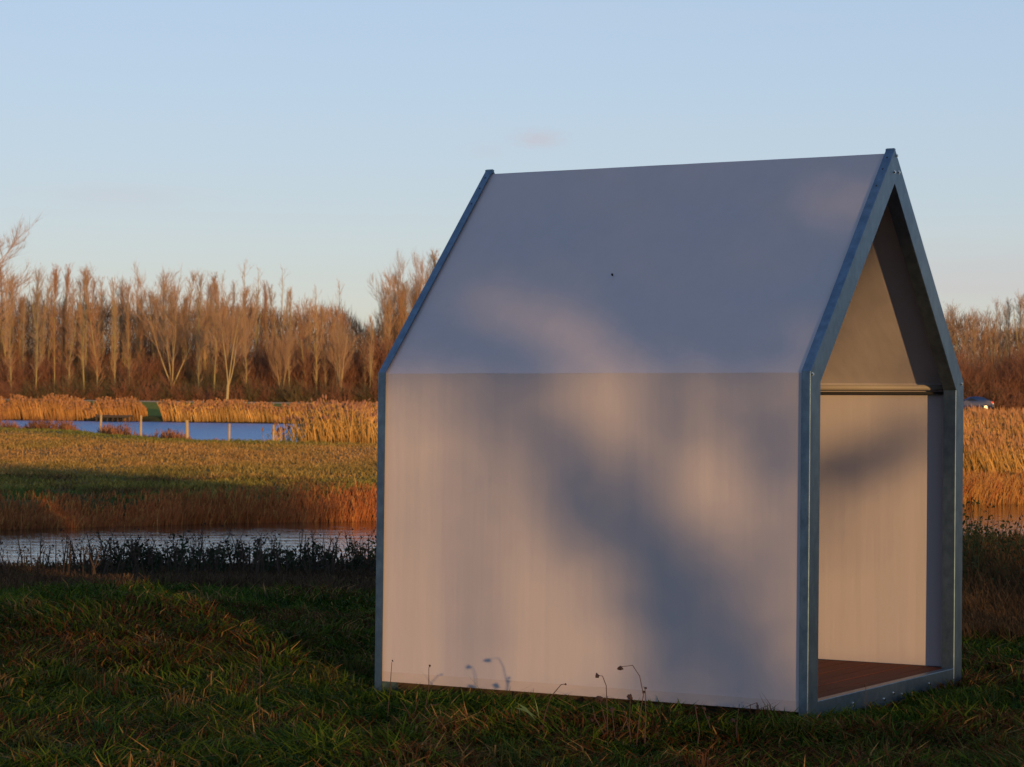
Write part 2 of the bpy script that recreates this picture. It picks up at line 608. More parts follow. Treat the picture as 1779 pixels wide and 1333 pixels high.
# hidden underframe and decking
for y in (0.18, 0.95, 1.72, CW - 0.18):
    mb = HB(); mb.box((-CL + 0.07, y - 0.03, 0.02), (-0.07, y + 0.03, 0.136)); hbuild(mb, 'joist', M_dark)
pw = 0.1425
np_ = int((CL - 0.13) / pw)
pl_me = None
for k in range(np_ + 1):
    xb_ = -0.063 - k * pw
    xa_ = max(xb_ - pw + 0.010, -CL + 0.062)
    if xb_ - xa_ < 0.03: break
    dz = random.uniform(-0.0015, 0.0015)
    mb = HB(); mb.box((xa_, 0.045, 0.137 + dz), (xb_, CW - 0.045, 0.165 + dz)); hbuild(mb, 'plank', M_deck)
# gusset plates at the knees inside, as steel corner braces
# bolts on the front face
def bolt(y, z, x=0.0, r=0.0075, d=(1, 0, 0)):
    mb = HB()
    mb.tube([(x - 0.002, y, z), (x + 0.002, y, z)], r * 1.5, 12)
    mb.tube([(x + 0.002, y, z), (x + 0.008, y, z)], r, 6)
    hbuild(mb, 'bolt', M_bolt)
for y, z in ((0.708, 0.107), (1.227, 0.085), (1.389, 0.108), (1.545, 0.087), (2.039, 0.110)): bolt(y, z, -0.002)
for y, z in ((0.027, 2.083), (CW - 0.045, 2.084), (CW / 2 + 0.03, 3.50), (1.329 , 3.393), (1.404, 3.398)): bolt(y, z, 0.0, 0.008)
# drilled holes on the outer flanges near the apex
for x0, s in ((0.0, -1), (-CL, 1)):
    for t in (0.82, 0.90, 0.955):
        y = CW / 2 * t; z = CH + (CR - CH) * t
        nrm = Vector((0, -math.sin(sl_), math.cos(sl_)))
        mb = HB(); c = Vector((x0 + s * 0.03, y, z))
        mb.tube([c, c + nrm * 0.0015], 0.006, 10)
        hbuild(mb, 'bolt_hole', M_hole)
mb = HB()   # dark plug standing in for the small hole in the roof
t = 0.445; c = Vector((-1.62, CW / 2 * t, CH + (CR - CH) * t)) + Vector((0, -math.sin(sl_), math.cos(sl_))) * -0.016
mb.tube([c - Vector((0, 0, 0)), c + Vector((0, -math.sin(sl_), math.cos(sl_))) * 0.012], 0.007, 8)
hbuild(mb, 'roof_hole_plug', M_hole)

hinv = cabin.matrix_world.inverted() if False else hm.inverted()


def in_cabin(x, y, mgn=0.03):
    dx, dy = x - org.x, y - org.y
    a = dx * HU.x + dy * HU.y
    b = dx * HV.x + dy * HV.y
    return (a < mgn) & (a > -CL - mgn) & (b > -mgn) & (b < CW + mgn)


# ------------------------------------------------------------------ grass blades (vectorised)
def blades(P, h, wd, lean, bend, az, col, tipcol=None):
    """P (n,3) feet; every blade is one quad and one triangle, bending over towards az"""
    n = len(P)
    d = np.stack([np.cos(az), np.sin(az), np.zeros(n)], 1)
    sa = rng.random(n) * np.pi * 2
    s = np.stack([np.cos(sa), np.sin(sa), np.zeros(n)], 1) * (wd / 2)[:, None]
    up = np.array([0, 0, 1.0])
    mid = P + d * (lean * h * 0.5)[:, None] + up * (h * 0.55 * np.sqrt(np.clip(1 - lean ** 2 * 0.5, 0.1, 1)))[:, None]
    tip = P + d * ((lean + bend) * h)[:, None] + up * (h * np.clip(1 - 0.55 * (lean + bend) ** 2, 0.15, 1))[:, None]
    V = np.stack([P - s, P + s, mid - s * 0.8, mid + s * 0.8, tip], 1).reshape(-1, 3)
    i = np.arange(n) * 5
    F4 = np.stack([i, i + 1, i + 3, i + 2], 1)
    F3 = np.stack([i + 2, i + 3, i + 4], 1)
    tc_ = col if tipcol is None else tipcol
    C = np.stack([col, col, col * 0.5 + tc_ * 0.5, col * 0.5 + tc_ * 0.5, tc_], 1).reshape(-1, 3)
    return V, F4, F3, C


def join(parts):
    Vs, Q, T, C, o = [], [], [], [], 0
    for V_, q, t_, c in parts:
        Vs.append(V_); C.append(c)
        if q is not None and len(q): Q.append(q + o)
        if t_ is not None and len(t_): T.append(t_ + o)
        o += len(V_)
    return np.concatenate(Vs), (np.concatenate(Q) if Q else None), (np.concatenate(T) if T else None), np.concatenate(C)


M_grass = mat('grass_blades', (0.05, 0.08, 0.02), 0.75, attr='Col', spec=0.04, translucent=(0.22, (0.1, 0.1, 0.03)))
M_reed = mat('dry_reed_stalks', (0.3, 0.2, 0.08), 0.8, attr='Col', spec=0.06, translucent=(0.15, (0.1, 0.1, 0.03)))


def frustum_pts(n, y0, y1, mx=0.6, power=1.0):
    """random feet in the camera's field between two distances, with margin; density falls with distance"""
    u = rng.random(n)
    y = (y0 ** (1 - power) + u * (y1 ** (1 - power) - y0 ** (1 - power))) ** (1 / (1 - power)) if power != 1 else y0 * (y1 / y0) ** u
    hw = 0.2167 * y + mx
    x = (rng.random(n) * 2 - 1) * hw
    return x, y


def near_grass():
    n = 250000
    x, y = frustum_pts(n, 11.3, 29.0, 0.9, 1.35)
    k = ~in_cabin(x, y, 0.0)
    x, y = x[k], y[k]
    n = len(x)
    z = ground_z(x, y)
    tall = fbm(x * 1.1 + 5, y * 1.1 + 2, 3)
    clump = fbm(x * 4.2 + 11, y * 4.2, 2)
    brown = sstep(0.50, 0.66, fbm(x * 0.75 + 50, y * 0.75 + 20, 3)) 
    # the rusty patch in the left middle ground
    brown = np.maximum(brown * 0.8, 0.95 * np.exp(-(((x + 2.9) / 1.5) ** 2 + ((y - 16.9) / 1.3) ** 2)))
    brown = np.maximum(brown, 0.7 * np.exp(-(((x + 2.8) / 1.2) ** 2 + ((y - 12.6) / 0.7) ** 2)))
    green = np.exp(-(((x + 4.0) / 1.8) ** 2 + ((y - 20.8) / 2.2) ** 2))
    brown = brown * (1 - 0.8 * green)
    isb = rng.random(n) < brown * 0.75
    straw = rng.random(n) < 0.045 + 0.10 * sstep(0.55, 0.7, clump)
    g0 = np.array([0.020, 0.060, 0.009]); g1 = np.array([0.105, 0.165, 0.016]); b0 = np.array([0.10, 0.045, 0.018]); s0 = np.array([0.34, 0.22, 0.085])
    m_ = np.clip(rng.normal(0.35, 0.3, n) + (clump - 0.5) * 1.2, 0, 1)[:, None]
    c = g0 * (1 - m_) + g1 * m_
    c[isb] = (b0 * (0.5 + 1.2 * rng.random((isb.sum(), 1))))
    c[straw] = s0 * (0.5 + 0.7 * rng.random((straw.sum(), 1)))
    # cropped height near the cabin's foot
    h = (0.075 + 0.16 * tall ** 1.5 + 0.10 * (clump - 0.4)) * (0.6 + 0.8 * rng.random(n))
    h = np.clip(h, 0.04, 0.32)
    nearcab = in_cabin(x, y, 0.35)
    h = np.where(nearcab, np.clip(h, 0.07, 0.17), h)
    a0 = fbm(x * 1.6, y * 1.6, 2) * 14.0
    az = a0 + rng.normal(0, 0.9, n)
    return blades(np.stack([x, y, z - 0.01], 1), h, 0.006 + 0.006 * rng.random(n) + 0.00025 * y, 0.25 + 0.55 * rng.random(n), 0.15 + 0.5 * rng.random(n), az, c * 0.20, c * np.array([1.12, 1.0, 0.9]))  # blade feet coloured darker to deepen the shade within the turf


def tufts():
    """longer arching clumps and fallen stems in the turf"""
    parts = []
    spots = [(-1.93, 14.15, 0.34, 'straw'), (-2.55, 14.4, 0.28, 'green'), (-1.35, 13.4, 0.25, 'straw'), (-3.2, 14.9, 0.22, 'straw'), (3.05, 13.35, 0.24, 'straw'), (-1.5, 17.4, 0.3, 'olive'), (-1.05, 16.2, 0.3, 'olive')]
    for k in range(260):
        y = 11.6 + 14 * random.random() ** 1.6
        spots.append((random.uniform(-1, 1) * (0.2167 * y + 0.4), y, random.uniform(0.14, 0.30), random.choice(['green', 'green', 'olive', 'straw', 'olive', 'rust'])))
    cc = {'straw': (0.36, 0.22, 0.085), 'green': (0.07, 0.13, 0.022), 'olive': (0.15, 0.15, 0.035), 'rust': (0.20, 0.085, 0.035)}
    for (x, y, h, kind) in spots:
        if bool(in_cabin(np.array(x), np.array(y), 0.15)): continue
        n = random.randint(26, 60) if h > 0.2 else random.randint(14, 30)
        px = x + rng.normal(0, 0.05, n); py = y + rng.normal(0, 0.05, n)
        P = np.stack([px, py, ground_z(px, py) - 0.01], 1)
        c = np.array(cc[kind]) * (0.45 + 0.8 * rng.random((n, 1)))
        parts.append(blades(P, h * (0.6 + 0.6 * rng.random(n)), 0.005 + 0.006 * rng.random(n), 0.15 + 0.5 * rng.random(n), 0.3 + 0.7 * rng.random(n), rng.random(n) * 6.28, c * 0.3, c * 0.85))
    return join(parts)


V_, q, t_, c = join([near_grass(), tufts()])
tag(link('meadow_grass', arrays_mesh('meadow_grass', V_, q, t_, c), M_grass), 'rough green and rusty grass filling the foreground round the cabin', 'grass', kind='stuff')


def far_meadow():
    n = 190000
    u = rng.random(n)
    y = 47 * (150 / 47) ** u
    x = (rng.random(n) * 2 - 1) * (0.2167 * y + 2)
    k = (y > ditch_far(x) + 0.6) & (y < pond_near(x) - 0.5)
    x, y = x[k], y[k]; n = len(x)
    c = meadow_col(x, y) * (0.70 + 1.15 * rng.random((n, 1)))
    cl = fbm(x * 0.9, y * 0.6, 3)
    h = (0.06 + 0.22 * cl ** 2) * (0.6 + 0.8 * rng.random(n))
    return blades(np.stack([x, y, ground_z(x, y) - 0.02], 1), h, 0.02 + 0.00025 * y * (0.6 + rng.random(n)), 0.3 + 0.4 * rng.random(n), 0.3 * rng.random(n), rng.random(n) * 6.28, c, c * 1.15)


V_, q, t_, c = far_meadow()
tag(link('pasture_grass', arrays_mesh('pasture_grass', V_, q, t_, c), M_grass), 'straw and olive pasture grass between the ditch and the pond', 'grass', kind='stuff')


# ------------------------------------------------------------------ reeds and sedge
def stalks(x, y, h, wd, lean, azm, col, plume=0.0, plcol=(0.22, 0.13, 0.075), spread=0.12, leaf=0.6, pw_=3.2):
    n = len(x)
    z = np.maximum(ground_z(x, y), WATER - 0.15)
    P = np.stack([x, y, z], 1)
    az = azm + rng.normal(0, 0.5, n)
    le = lean + rng.normal(0, spread, n)
    d = np.stack([np.cos(az) * le, np.sin(az) * le, np.ones(n)], 1)
    parts = []
    s = np.stack([np.ones(n), rng.normal(0, 0.3, n), np.zeros(n)], 1) * (wd / 2)[:, None]
    mid = P + d * (h * 0.5)[:, None]
    d2 = d.copy(); d2[:, :2] *= 1.35
    top = mid + d2 * (h * 0.5)[:, None]
    Vv = np.stack([P - s, P + s, mid - s, mid + s, top - s * 0.5, top + s * 0.5], 1).reshape(-1, 3)
    i = np.arange(n) * 6
    Q = np.concatenate([np.stack([i, i + 1, i + 3, i + 2], 1), np.stack([i + 2, i + 3, i + 5, i + 4], 1)])
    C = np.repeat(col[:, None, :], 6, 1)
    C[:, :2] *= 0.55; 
    parts.append((Vv, Q, None, C.reshape(-1, 3)))
    if leaf > 0:
        k = rng.random(n) < leaf
        m_ = k.sum()
        t = 0.35 + 0.5 * rng.random(m_)
        base = P[k] + d[k] * (h[k] * t)[:, None]
        la = azm + rng.normal(0, 1.2, m_)
        ld = np.stack([np.cos(la), np.sin(la), 0.9 + 0.6 * rng.random(m_)], 1)
        L = h[k] * (0.18 + 0.15 * rng.random(m_))
        tip = base + ld * L[:, None] * 0.7
        sw = s[k] * 1.4
        Vv = np.stack([base - sw, base + sw, tip], 1).reshape(-1, 3)
        T = np.arange(m_ * 3).reshape(-1, 3)
        parts.append((Vv, None, T, np.repeat(col[k] * 1.05, 3, 0)))
    if plume > 0:
        k = rng.random(n) < 0.6
        m_ = k.sum()
        dd = d2[k] * 1.0; dd[:, 2] *= 0.8
        L = plume * (0.7 + 0.6 * rng.random(m_))
        b0 = top[k]
        e = b0 + dd * L[:, None] + np.stack([np.cos(az[k]), np.sin(az[k]), np.zeros(m_)], 1) * (L * 0.35)[:, None]
        mi = (b0 + e) / 2
        sw = s[k] * pw_
        Vv = np.stack([b0, mi - sw, mi + sw, e], 1).reshape(-1, 3)
        j = np.arange(m_) * 4
        Q = np.stack([j, j + 2, j + 3, j + 1], 1)
        pc = np.array(plcol) * (0.7 + 0.6 * rng.random((m_, 1)))
        parts.append((Vv, Q, None, np.repeat(pc, 4, 0)))
    return join(parts)


GOLD = np.array([0.50, 0.29, 0.085]); RUST = np.array([0.27, 0.095, 0.034])


def cvar(n, base, x=None, y=None, amt=0.5):
    c = base * (1 - amt / 2 + amt * rng.random((n, 1)))
    if x is not None:
        k = (fbm(x * 0.8, y * 0.8, 3))[:, None]
        c = c * (0.6 + 0.8 * k)
    return c


# sedge along the far lip of the ditch (rust coloured)
n = 34000
x = rng.uniform(-12.5, 16, n)
y = ditch_far(x) - 0.15 + rng.gamma(1.6, 0.32, n)
c = cvar(n, RUST, x, y)
lf = rng.random(n) < sstep(6, 13, x) * 0.6 + 0.12
c[lf] = c[lf] * 0.4 + GOLD * 0.55
hh = (0.10 + 0.52 * fbm(x * 0.9, y * 0.6, 3)) * (0.45 + 0.75 * rng.random(n)) * (1 + 0.12 * sstep(-6, -2.5, x) + 0.6 * sstep(6, 10, x)) * (1 - 0.5 * sstep(0.3, 1.2, y - ditch_far(x)))
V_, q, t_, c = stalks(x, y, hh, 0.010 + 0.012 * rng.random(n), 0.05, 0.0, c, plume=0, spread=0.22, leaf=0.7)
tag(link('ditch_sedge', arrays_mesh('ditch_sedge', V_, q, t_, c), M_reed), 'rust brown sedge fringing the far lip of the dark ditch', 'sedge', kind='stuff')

# tall golden reeds on the right, behind the ditch
n = 26000
x = rng.uniform(9.5, 21, n)
y = ditch_far(x) + 2.0 + rng.uniform(0, 16, n)
c = cvar(n, GOLD * 0.92, x * 2, y * 0.3, 0.7)
hh = (1.25 + 0.5 * fbm(x * 0.6, y * 0.3, 2)) * (0.75 + 0.4 * rng.random(n)) * np.clip(0.55 + (y - ditch_far(x) - 2) / 7, 0.3, 1.0)
c[:] = c * (0.55 + 0.9 * fbm(x * 2.5, y * 0.4, 2))[:, None]
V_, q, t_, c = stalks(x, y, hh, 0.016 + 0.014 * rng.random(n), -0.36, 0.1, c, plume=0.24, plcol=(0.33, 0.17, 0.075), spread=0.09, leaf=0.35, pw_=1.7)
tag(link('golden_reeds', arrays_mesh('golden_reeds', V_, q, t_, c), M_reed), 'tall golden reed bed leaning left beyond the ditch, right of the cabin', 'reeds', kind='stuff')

# reed clump in front of the pond, left of the cabin
n = 1600
x = np.concatenate([rng.normal(-7.9, 1.3, n - 500), rng.uniform(-11.5, 0, 500)])
y = pond_near(x) - 1.5 + rng.uniform(-1.5, 7.5, n)
c = cvar(n, GOLD, x * 2, y * 0.3, 0.7)
env = np.exp(-((x + 7.9) / 2.3) ** 2)
hh = (0.7 + 1.25 * env) * (0.6 + 0.55 * rng.random(n))
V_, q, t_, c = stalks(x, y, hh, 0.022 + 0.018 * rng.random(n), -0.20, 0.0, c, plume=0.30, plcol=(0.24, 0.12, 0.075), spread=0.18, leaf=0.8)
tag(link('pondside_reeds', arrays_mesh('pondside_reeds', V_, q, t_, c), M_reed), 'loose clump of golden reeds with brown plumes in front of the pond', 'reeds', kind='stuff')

# reed belt along the far shore
n = 42000
x = rng.uniform(-50, 62, n)
gap = np.abs(x + 32.6) < 1.0
x = x[~gap]; n = len(x)
y = pond_far(x) + rng.uniform(-0.6, 4.0, n)
c = cvar(n, GOLD * 0.95, x * 0.7, y * 0.12, 0.6)
leftred = (x < -31)
c[leftred] = c[leftred] * 0.65 + RUST * 0.45
hh = (1.0 + 1.0 * fbm(x * 0.6, y * 0.3, 3)) * (0.7 + 0.5 * rng.random(n)) * np.where(x > -24, 0.72, 0.9) * (1 - 0.35 * sstep(0.3, 3.5, y - pond_far(x))) * np.where(fbm(x * 2.2, y * 0.1, 2) < 0.38, 0.72, 1)
V_, q, t_, c = stalks(x, y, hh, 0.040 + 0.035 * rng.random(n), -0.22, 0.1, c, plume=0.25, plcol=(0.30, 0.15, 0.07), spread=0.10, leaf=0.7)
tag(link('far_shore_reeds', arrays_mesh('far_shore_reeds', V_, q, t_, c), M_reed), 'belt of golden reeds along the far shore of the blue pond', 'reeds', kind='stuff')

# thin dry growth on the near pond edge
n = 6500
x = rng.uniform(-42, 4, n)
y = pond_near(x) - rng.uniform(0.0, 2.5, n)
dens = fbm(x * 0.55 + 4, y * 0.25, 3)
k = dens > 0.47
x, y = x[k], y[k]; n = len(x)
c = cvar(n, np.array([0.24, 0.105, 0.045]), x, y, 0.8)
hh = (0.12 + 1.6 * np.clip(dens[k] - 0.46, 0, 1)) * (0.5 + 0.9 * rng.random(n)) * (1 + 1.8 * np.exp(-((x + 26.5) / 1.2) ** 2) + 1.6 * sstep(-28, -31, x))
V_, q, t_, c = stalks(x, y, hh, 0.018 + 0.02 * rng.random(n), 0.0, 0.0, c, plume=0.0, spread=0.3, leaf=1.0)
tag(link('pond_edge_scrub', arrays_mesh('pond_edge_scrub', V_, q, t_, c), M_reed), 'thin rusty scrub on the near edge of the pond', 'scrub', kind='stuff')


# dark weeds on the near bank of the ditch
def bank_weeds(n, xr, off, hr, leafy, colr, seed, hump=None):
    r = np.random.default_rng(seed)
    parts = []
    for k in range(n):
        x0 = r.uniform(*xr)
        y0 = float(ditch_near(np.array(x0))) - r.uniform(*off)
        h = r.uniform(*hr)
        if hump is not None: h *= hump(x0)
        z0 = float(ground_z(x0, y0))
        az = r.uniform(0, 6.28); le = r.uniform(0, 0.28)
        p0 = np.array([x0, y0, z0]); d = np.array([math.cos(az) * le, math.sin(az) * le, 1.0])
        p1 = p0 + d * h * 0.55; p2 = p1 + (d + np.array([math.cos(az) * le * 0.6, 0, -0.05])) * h * 0.45
        col = np.array(colr) * r.uniform(0.5, 1.3)
        wd = r.uniform(0.006, 0.011)
        s = np.array([wd, 0, 0])
        Vv = [p0 - s, p0 + s, p1 - s * .8, p1 + s * .8, p2 - s * .3, p2 + s * .3]
        Q = [(0, 1, 3, 2), (2, 3, 5, 4)]; T = []
        nb = int(r.integers(3, 8))
        for j in range(nb):      # side shoots with leaf or seed clusters
            t = r.uniform(0.45, 1.0)
            b = p0 + (p2 - p0) * t
            a2 = r.uniform(0, 6.28); L = h * r.uniform(0.06, 0.20)
            e = b + np.array([math.cos(a2) * L, math.sin(a2) * L, L * r.uniform(0.4, 1.3)])
            i = len(Vv); ss = s * 0.5
            Vv += [b - ss, b + ss, e]; T.append((i, i + 1, i + 2))
            for g in range(int(round(r.integers(1, 4) * leafy))):
                ce = e + r.normal(0, 0.02, 3); sz = r.uniform(0.008, 0.024) * (1.5 if leafy > 1 else 1)
                q1 = r.normal(0, 1, 3); q1 /= np.linalg.norm(q1); q2 = np.cross(q1, r.normal(0, 1, 3)); q2 /= np.linalg.norm(q2)
                i = len(Vv)
                Vv += [ce - q1 * sz, ce + q2 * sz * 0.6, ce + q1 * sz, ce - q2 * sz * 0.6]; Q.append((i, i + 1, i + 2, i + 3))
        Vv = np.array(Vv)
        parts.append((Vv, np.array(Q), np.array(T) if T else None, np.repeat(col[None], len(Vv), 0)))
    return join(parts)


def bank_under(n, xr, off, seed):
    x = rng.uniform(*xr, n)
    y = ditch_near(x) - rng.uniform(*off, n)
    c = cvar(n, np.array([0.055, 0.036, 0.022]), x, y, 0.9)
    hh = 0.05 + 0.15 * rng.random(n)
    return stalks(x, y, hh, 0.008 + 0.008 * rng.random(n), 0.0, 0.0, c, spread=0.35, leaf=1.0)


P1 = bank_weeds(560, (-8.0, -0.6), (4.5, 10.5), (0.20, 0.56), 0.7, (0.050, 0.036, 0.028), 5)
P2 = bank_weeds(230, (-4.4, -0.2), (5.0, 9.0), (0.20, 0.40), 2, (0.026, 0.034, 0.018), 6)
P3 = bank_under(30000, (-8.5, 0), (5.6, 12.5), 3)
V_, q, t_, c = join([P1, P2, P3])
tag(link('bank_weeds', arrays_mesh('bank_weeds', V_, q, t_, c), M_grass), 'dark tangle of dead weeds and nettles on the near bank of the ditch, left of the cabin', 'weeds', kind='stuff')
n0 = len(c)


def right_scrub():
    r = np.random.default_rng(9)
    parts = []
    for k in range(420):
        y0 = r.uniform(20.5, 27); x0 = r.uniform(0.188, 0.235) * y0
        px = y0
        h = r.uniform(0.38, 0.90) * (0.7 + 0.6 * vnoise(np.array(x0 * 2.0), np.array(1.0)))
        z0 = float(ground_z(x0, y0))
        p0 = np.array([x0, y0, z0]); az = r.uniform(0, 6.28); le = r.uniform(0, 0.35)
        p2 = p0 + np.array([math.cos(az) * le, math.sin(az) * le, 1.0]) * h
        s = np.array([0.006, 0, 0]); col = np.array((0.045, 0.05, 0.02)) * r.uniform(0.5, 1.5)
        Vv = [p0 - s, p0 + s, p2 + s * .3, p2 - s * .3]; Q = [(0, 1, 2, 3)]
        for g in range(int(r.integers(10, 30))):
            t = r.uniform(0.3, 1.02)
            ce = p0 + (p2 - p0) * t + r.normal(0, 0.05, 3); sz = r.uniform(0.010, 0.027)
            q1 = r.normal(0, 1, 3); q1 /= np.linalg.norm(q1); q2 = np.cross(q1, r.normal(0, 1, 3)); q2 /= np.linalg.norm(q2)
            i = len(Vv); Vv += [ce - q1 * sz, ce + q2 * sz * 0.6, ce + q1 * sz, ce - q2 * sz * 0.6]; Q.append((i, i + 1, i + 2, i + 3))
        Vv = np.array(Vv); parts.append((Vv, np.array(Q), None, np.repeat(col[None], len(Vv), 0)))
    x = rng.uniform(0.186, 0.24, 9000); y = rng.uniform(18.5, 27.5, 9000); x = x * y
    c = cvar(9000, np.array([0.085, 0.048, 0.022]), x, y, 0.9)
    parts.append(stalks(x, y, 0.2 + 0.5 * rng.random(9000) * sstep(18.5, 22, y), 0.007 + 0.006 * rng.random(9000), 0.15, 3.0, c, spread=0.35, leaf=1.0))
    return join(parts)


V_, q, t_, c = right_scrub()
tag(link('bank_brambles', arrays_mesh('bank_brambles', V_, q, t_, c), M_grass), 'dark leafy brambles and dead stalks on the bank right of the cabin', 'brambles', kind='stuff')


# ------------------------------------------------------------------ single dead weeds before the cabin wall
M_weed = mat('dead_weed_stem', (0.045, 0.022, 0.016), 0.8)
M_seed = mat('dark_seed_head', (0.030, 0.014, 0.012), 0.9)


def wall_point(px, v):
    """x on the ground line at distance v in front of the left wall, seen at photo column px"""
    k = (px - 889.5) / 4106.4
    # org + HU*a - HV*v ; solve x = k*y
    a = (k * (org.y - HV.y * v) - (org.x - HV.x * v)) / (HU.x - k * HU.y)
    return org + HU * a - HV * v


def weed(px, v, pts, heads, label, leaves=()):
    """pts: lists of (along the wall, up) in metres relative to the foot"""
    b = wall_point(px, v)
    b.z = float(ground_z(b.x, b.y)) - 0.01
    o = empty('dead_weed', b)
    if px < 1000 or px > 1200: o.scale = (1, 1, 1.2)
    tag(o, label, 'weed', 'dead weeds before the cabin wall')
    for line in pts:
        p3 = [HU * a + Vector((0, 0, z)) + HV * random.uniform(-0.01, 0.01) for a, z in line]
        mb = MB(); n_ = len(p3)
        mb.tube(p3, [0.0035 - 0.0018 * i / max(1, n_ - 1) for i in range(n_)], 5)
        mb.build('stem', M_weed, o)
    for a, z, r in heads:
        mb = MB(); c = HU * a + Vector((0, 0, z))
        for k in range(7):
            d = Vector((random.gauss(0, 1), random.gauss(0, 1), random.gauss(0, 1))).normalized()
            mb.tube([c - d * r * 0.3, c + d * r * 0.5, c + d * r], [r * 0.55, r * 0.45, 0.001], 5)
        mb.build('seed_head', M_seed, o)
    for a, z, L, an in leaves:
        mb = MB(); c = HU * a + Vector((0, 0, z)); d = HU * math.cos(an) + Vector((0, 0, math.sin(an))); e = HV * 0.002 + Vector((0, 0, 0.002))
        mb.face(c, c + d * L * 0.5 + e + Vector((0, 0, L * 0.1)), c + d * L, c + d * L * 0.5 - e + Vector((0, 0, L * 0.04)))
        mb.build('leaf', M_lf, o)
    return o


M_lf = mat('green_weed_leaf', (0.06, 0.10, 0.025), 0.6)
D = 1.25
weed(1112, D, [[(0, 0), (0.02, 0.2), (0.045, 0.33), (0.02, 0.43), (-0.03, 0.485), (-0.09, 0.475)]], [(-0.10, 0.465, 0.020), (0.045, 0.345, 0.012)], 'tallest dead weed with a hooked top and drooping seed head before the cabin wall')
weed(1128, D, [[(0, 0), (0.004, 0.22), (0.0, 0.37), (-0.02, 0.375)]], [(0.0, 0.37, 0.009)], 'straight leafless weed just right of the hooked weed')
weed(1105, D, [[(0, 0), (-0.015, 0.15), (-0.015, 0.30)], [(-0.01, 0.12), (-0.05, 0.24)]], [(-0.015, 0.31, 0.021)], 'short weed with one big dark seed head left of the hooked weed')
weed(1063, D, [[(0, 0), (0.0, 0.2), (-0.01, 0.36), (-0.035, 0.41), (-0.065, 0.41)], [(0, 0.12), (-0.045, 0.27)], [(0, 0.05), (-0.08, 0.18), (-0.10, 0.24)]], [(-0.07, 0.408, 0.017), (-0.05, 0.285, 0.022), (-0.10, 0.16, 0.012)], 'branching dead weed with two dark seed heads, left of the group')
weed(1078, D, [[(0, 0), (-0.02, 0.13), (-0.03, 0.22)]], [(-0.03, 0.23, 0.020)], 'low dead weed with a round seed head in the middle of the group')
weed(945, D, [[(0, 0), (0.03, 0.14), (0.07, 0.22), (0.13, 0.28), (0.16, 0.285)]], [(0.16, 0.285, 0.007)], 'slanting reddish weed rising to the right from the green blades', [(-0.02, 0.1, 0.16, 2.6), (-0.02, 0.12, 0.15, 2.9), (0.0, 0.1, 0.12, 1.9)])
weed(742, D, [[(0, 0), (0.015, 0.12), (0.035, 0.22), (0.04, 0.32)], [(0.01, 0.10), (0.05, 0.14), (0.10, 0.145)]], [(0.04, 0.325, 0.008), (0.10, 0.147, 0.006)], 'forked dead weed near the back left post of the cabin')
weed(722, D, [[(0, 0), (-0.02, 0.10), (-0.07, 0.15)], [(0, 0.05), (0.04, 0.15), (0.05, 0.16)]], [(0.05, 0.16, 0.006)], 'low spreading dead weed left of the forked weed')
weed(679, D, [[(0, 0), (0.02, 0.18), (0.035, 0.33)]], [(0.035, 0.335, 0.006)], 'thin upright weed closest to the back left post')
weed(1218, D * 0.8, [[(0, 0), (0.01, 0.1), (-0.005, 0.2), (-0.02, 0.22)]], [(-0.005, 0.21, 0.009)], 'small weed with a nodding tip right of centre on the wall foot')
weed(1247, D * 0.6, [[(0, 0), (-0.03, 0.1), (-0.06, 0.16)]], [(-0.06, 0.17, 0.013), (-0.03, 0.13, 0.010)], 'bent weed with two seed heads low before the right half of the wall')
weed(1286, D * 0.6, [[(0, 0), (0.005, 0.14), (0.02, 0.21)]], [(-0.02, 0.13, 0.016)], 'thin weed nearest the front left post of the cabin')
weed(1510, -0.2 + 0.0, [[(0, 0), (0.0, 0.12), (-0.004, 0.23)]], [(-0.004, 0.235, 0.010)], 'single dead weed standing before the front threshold of the cabin')
weed(457, 2.2, [[(0, 0), (0.0, 0.2), (0.005, 0.42)]], [(0.005, 0.42, 0.010), (0.003, 0.3, 0.009), (0.004, 0.36, 0.009)], 'pale upright dock stalk alone in the dark grass left of the cabin')

# ------------------------------------------------------------------ fence posts, jetty, car
M_post = mat('weathered_fence_post', (0.42, 0.31, 0.15), 0.85, noise=((6, 6, 2), 0.7, 5, (0.26, 0.19, 0.10)), bump=((20, 20, 3), 0.5, 0.01))
post_lab = ['leftmost weathered wooden fence post, standing before the jetty', 'second wooden fence post from the left, dull brown, before the far reeds',
            'thickest and tallest pale fence post, middle of the five', 'slim wooden fence post between the tall pale post and the last post', 'rightmost fence post, half hidden in the reed clump by the pond']
for (px, top, base, wd, lean), lab in zip(((176, 721, 748, 0.065, 0.01), (246, 722, 762, 0.062, -0.01), (327, 730, 765, 0.085, -0.035), (399.5, 736, 765, 0.058, 0.0), (476, 738, 758, 0.055, 0.01)), post_lab):
    yy = 140.0
    for _ in range(30):
        xx = (px - 889.5) / 4106.4 * yy
        yy = float(pond_near(np.array(xx))) - 2.2
    hor = 689.8 + 0.012 * (px - 889.5)
    zt = EYE - (top - hor) * yy / 4106.4
    zb = float(ground_z(xx, yy)) - 0.15
    mb = MB(); H_ = zt - zb
    mb.tube([(0, 0, 0), (lean * 0.5, 0, H_ * 0.5), (lean, 0, H_ - 0.02), (lean, 0, H_)], [wd, wd * 0.98, wd * 0.95, wd * 0.8], 9)
    o = mb.build('fence_post', M_post, None)
    o.location = (xx, yy, zb)
    tag(o, lab, 'fence post', 'wooden posts along the near edge of the pond')

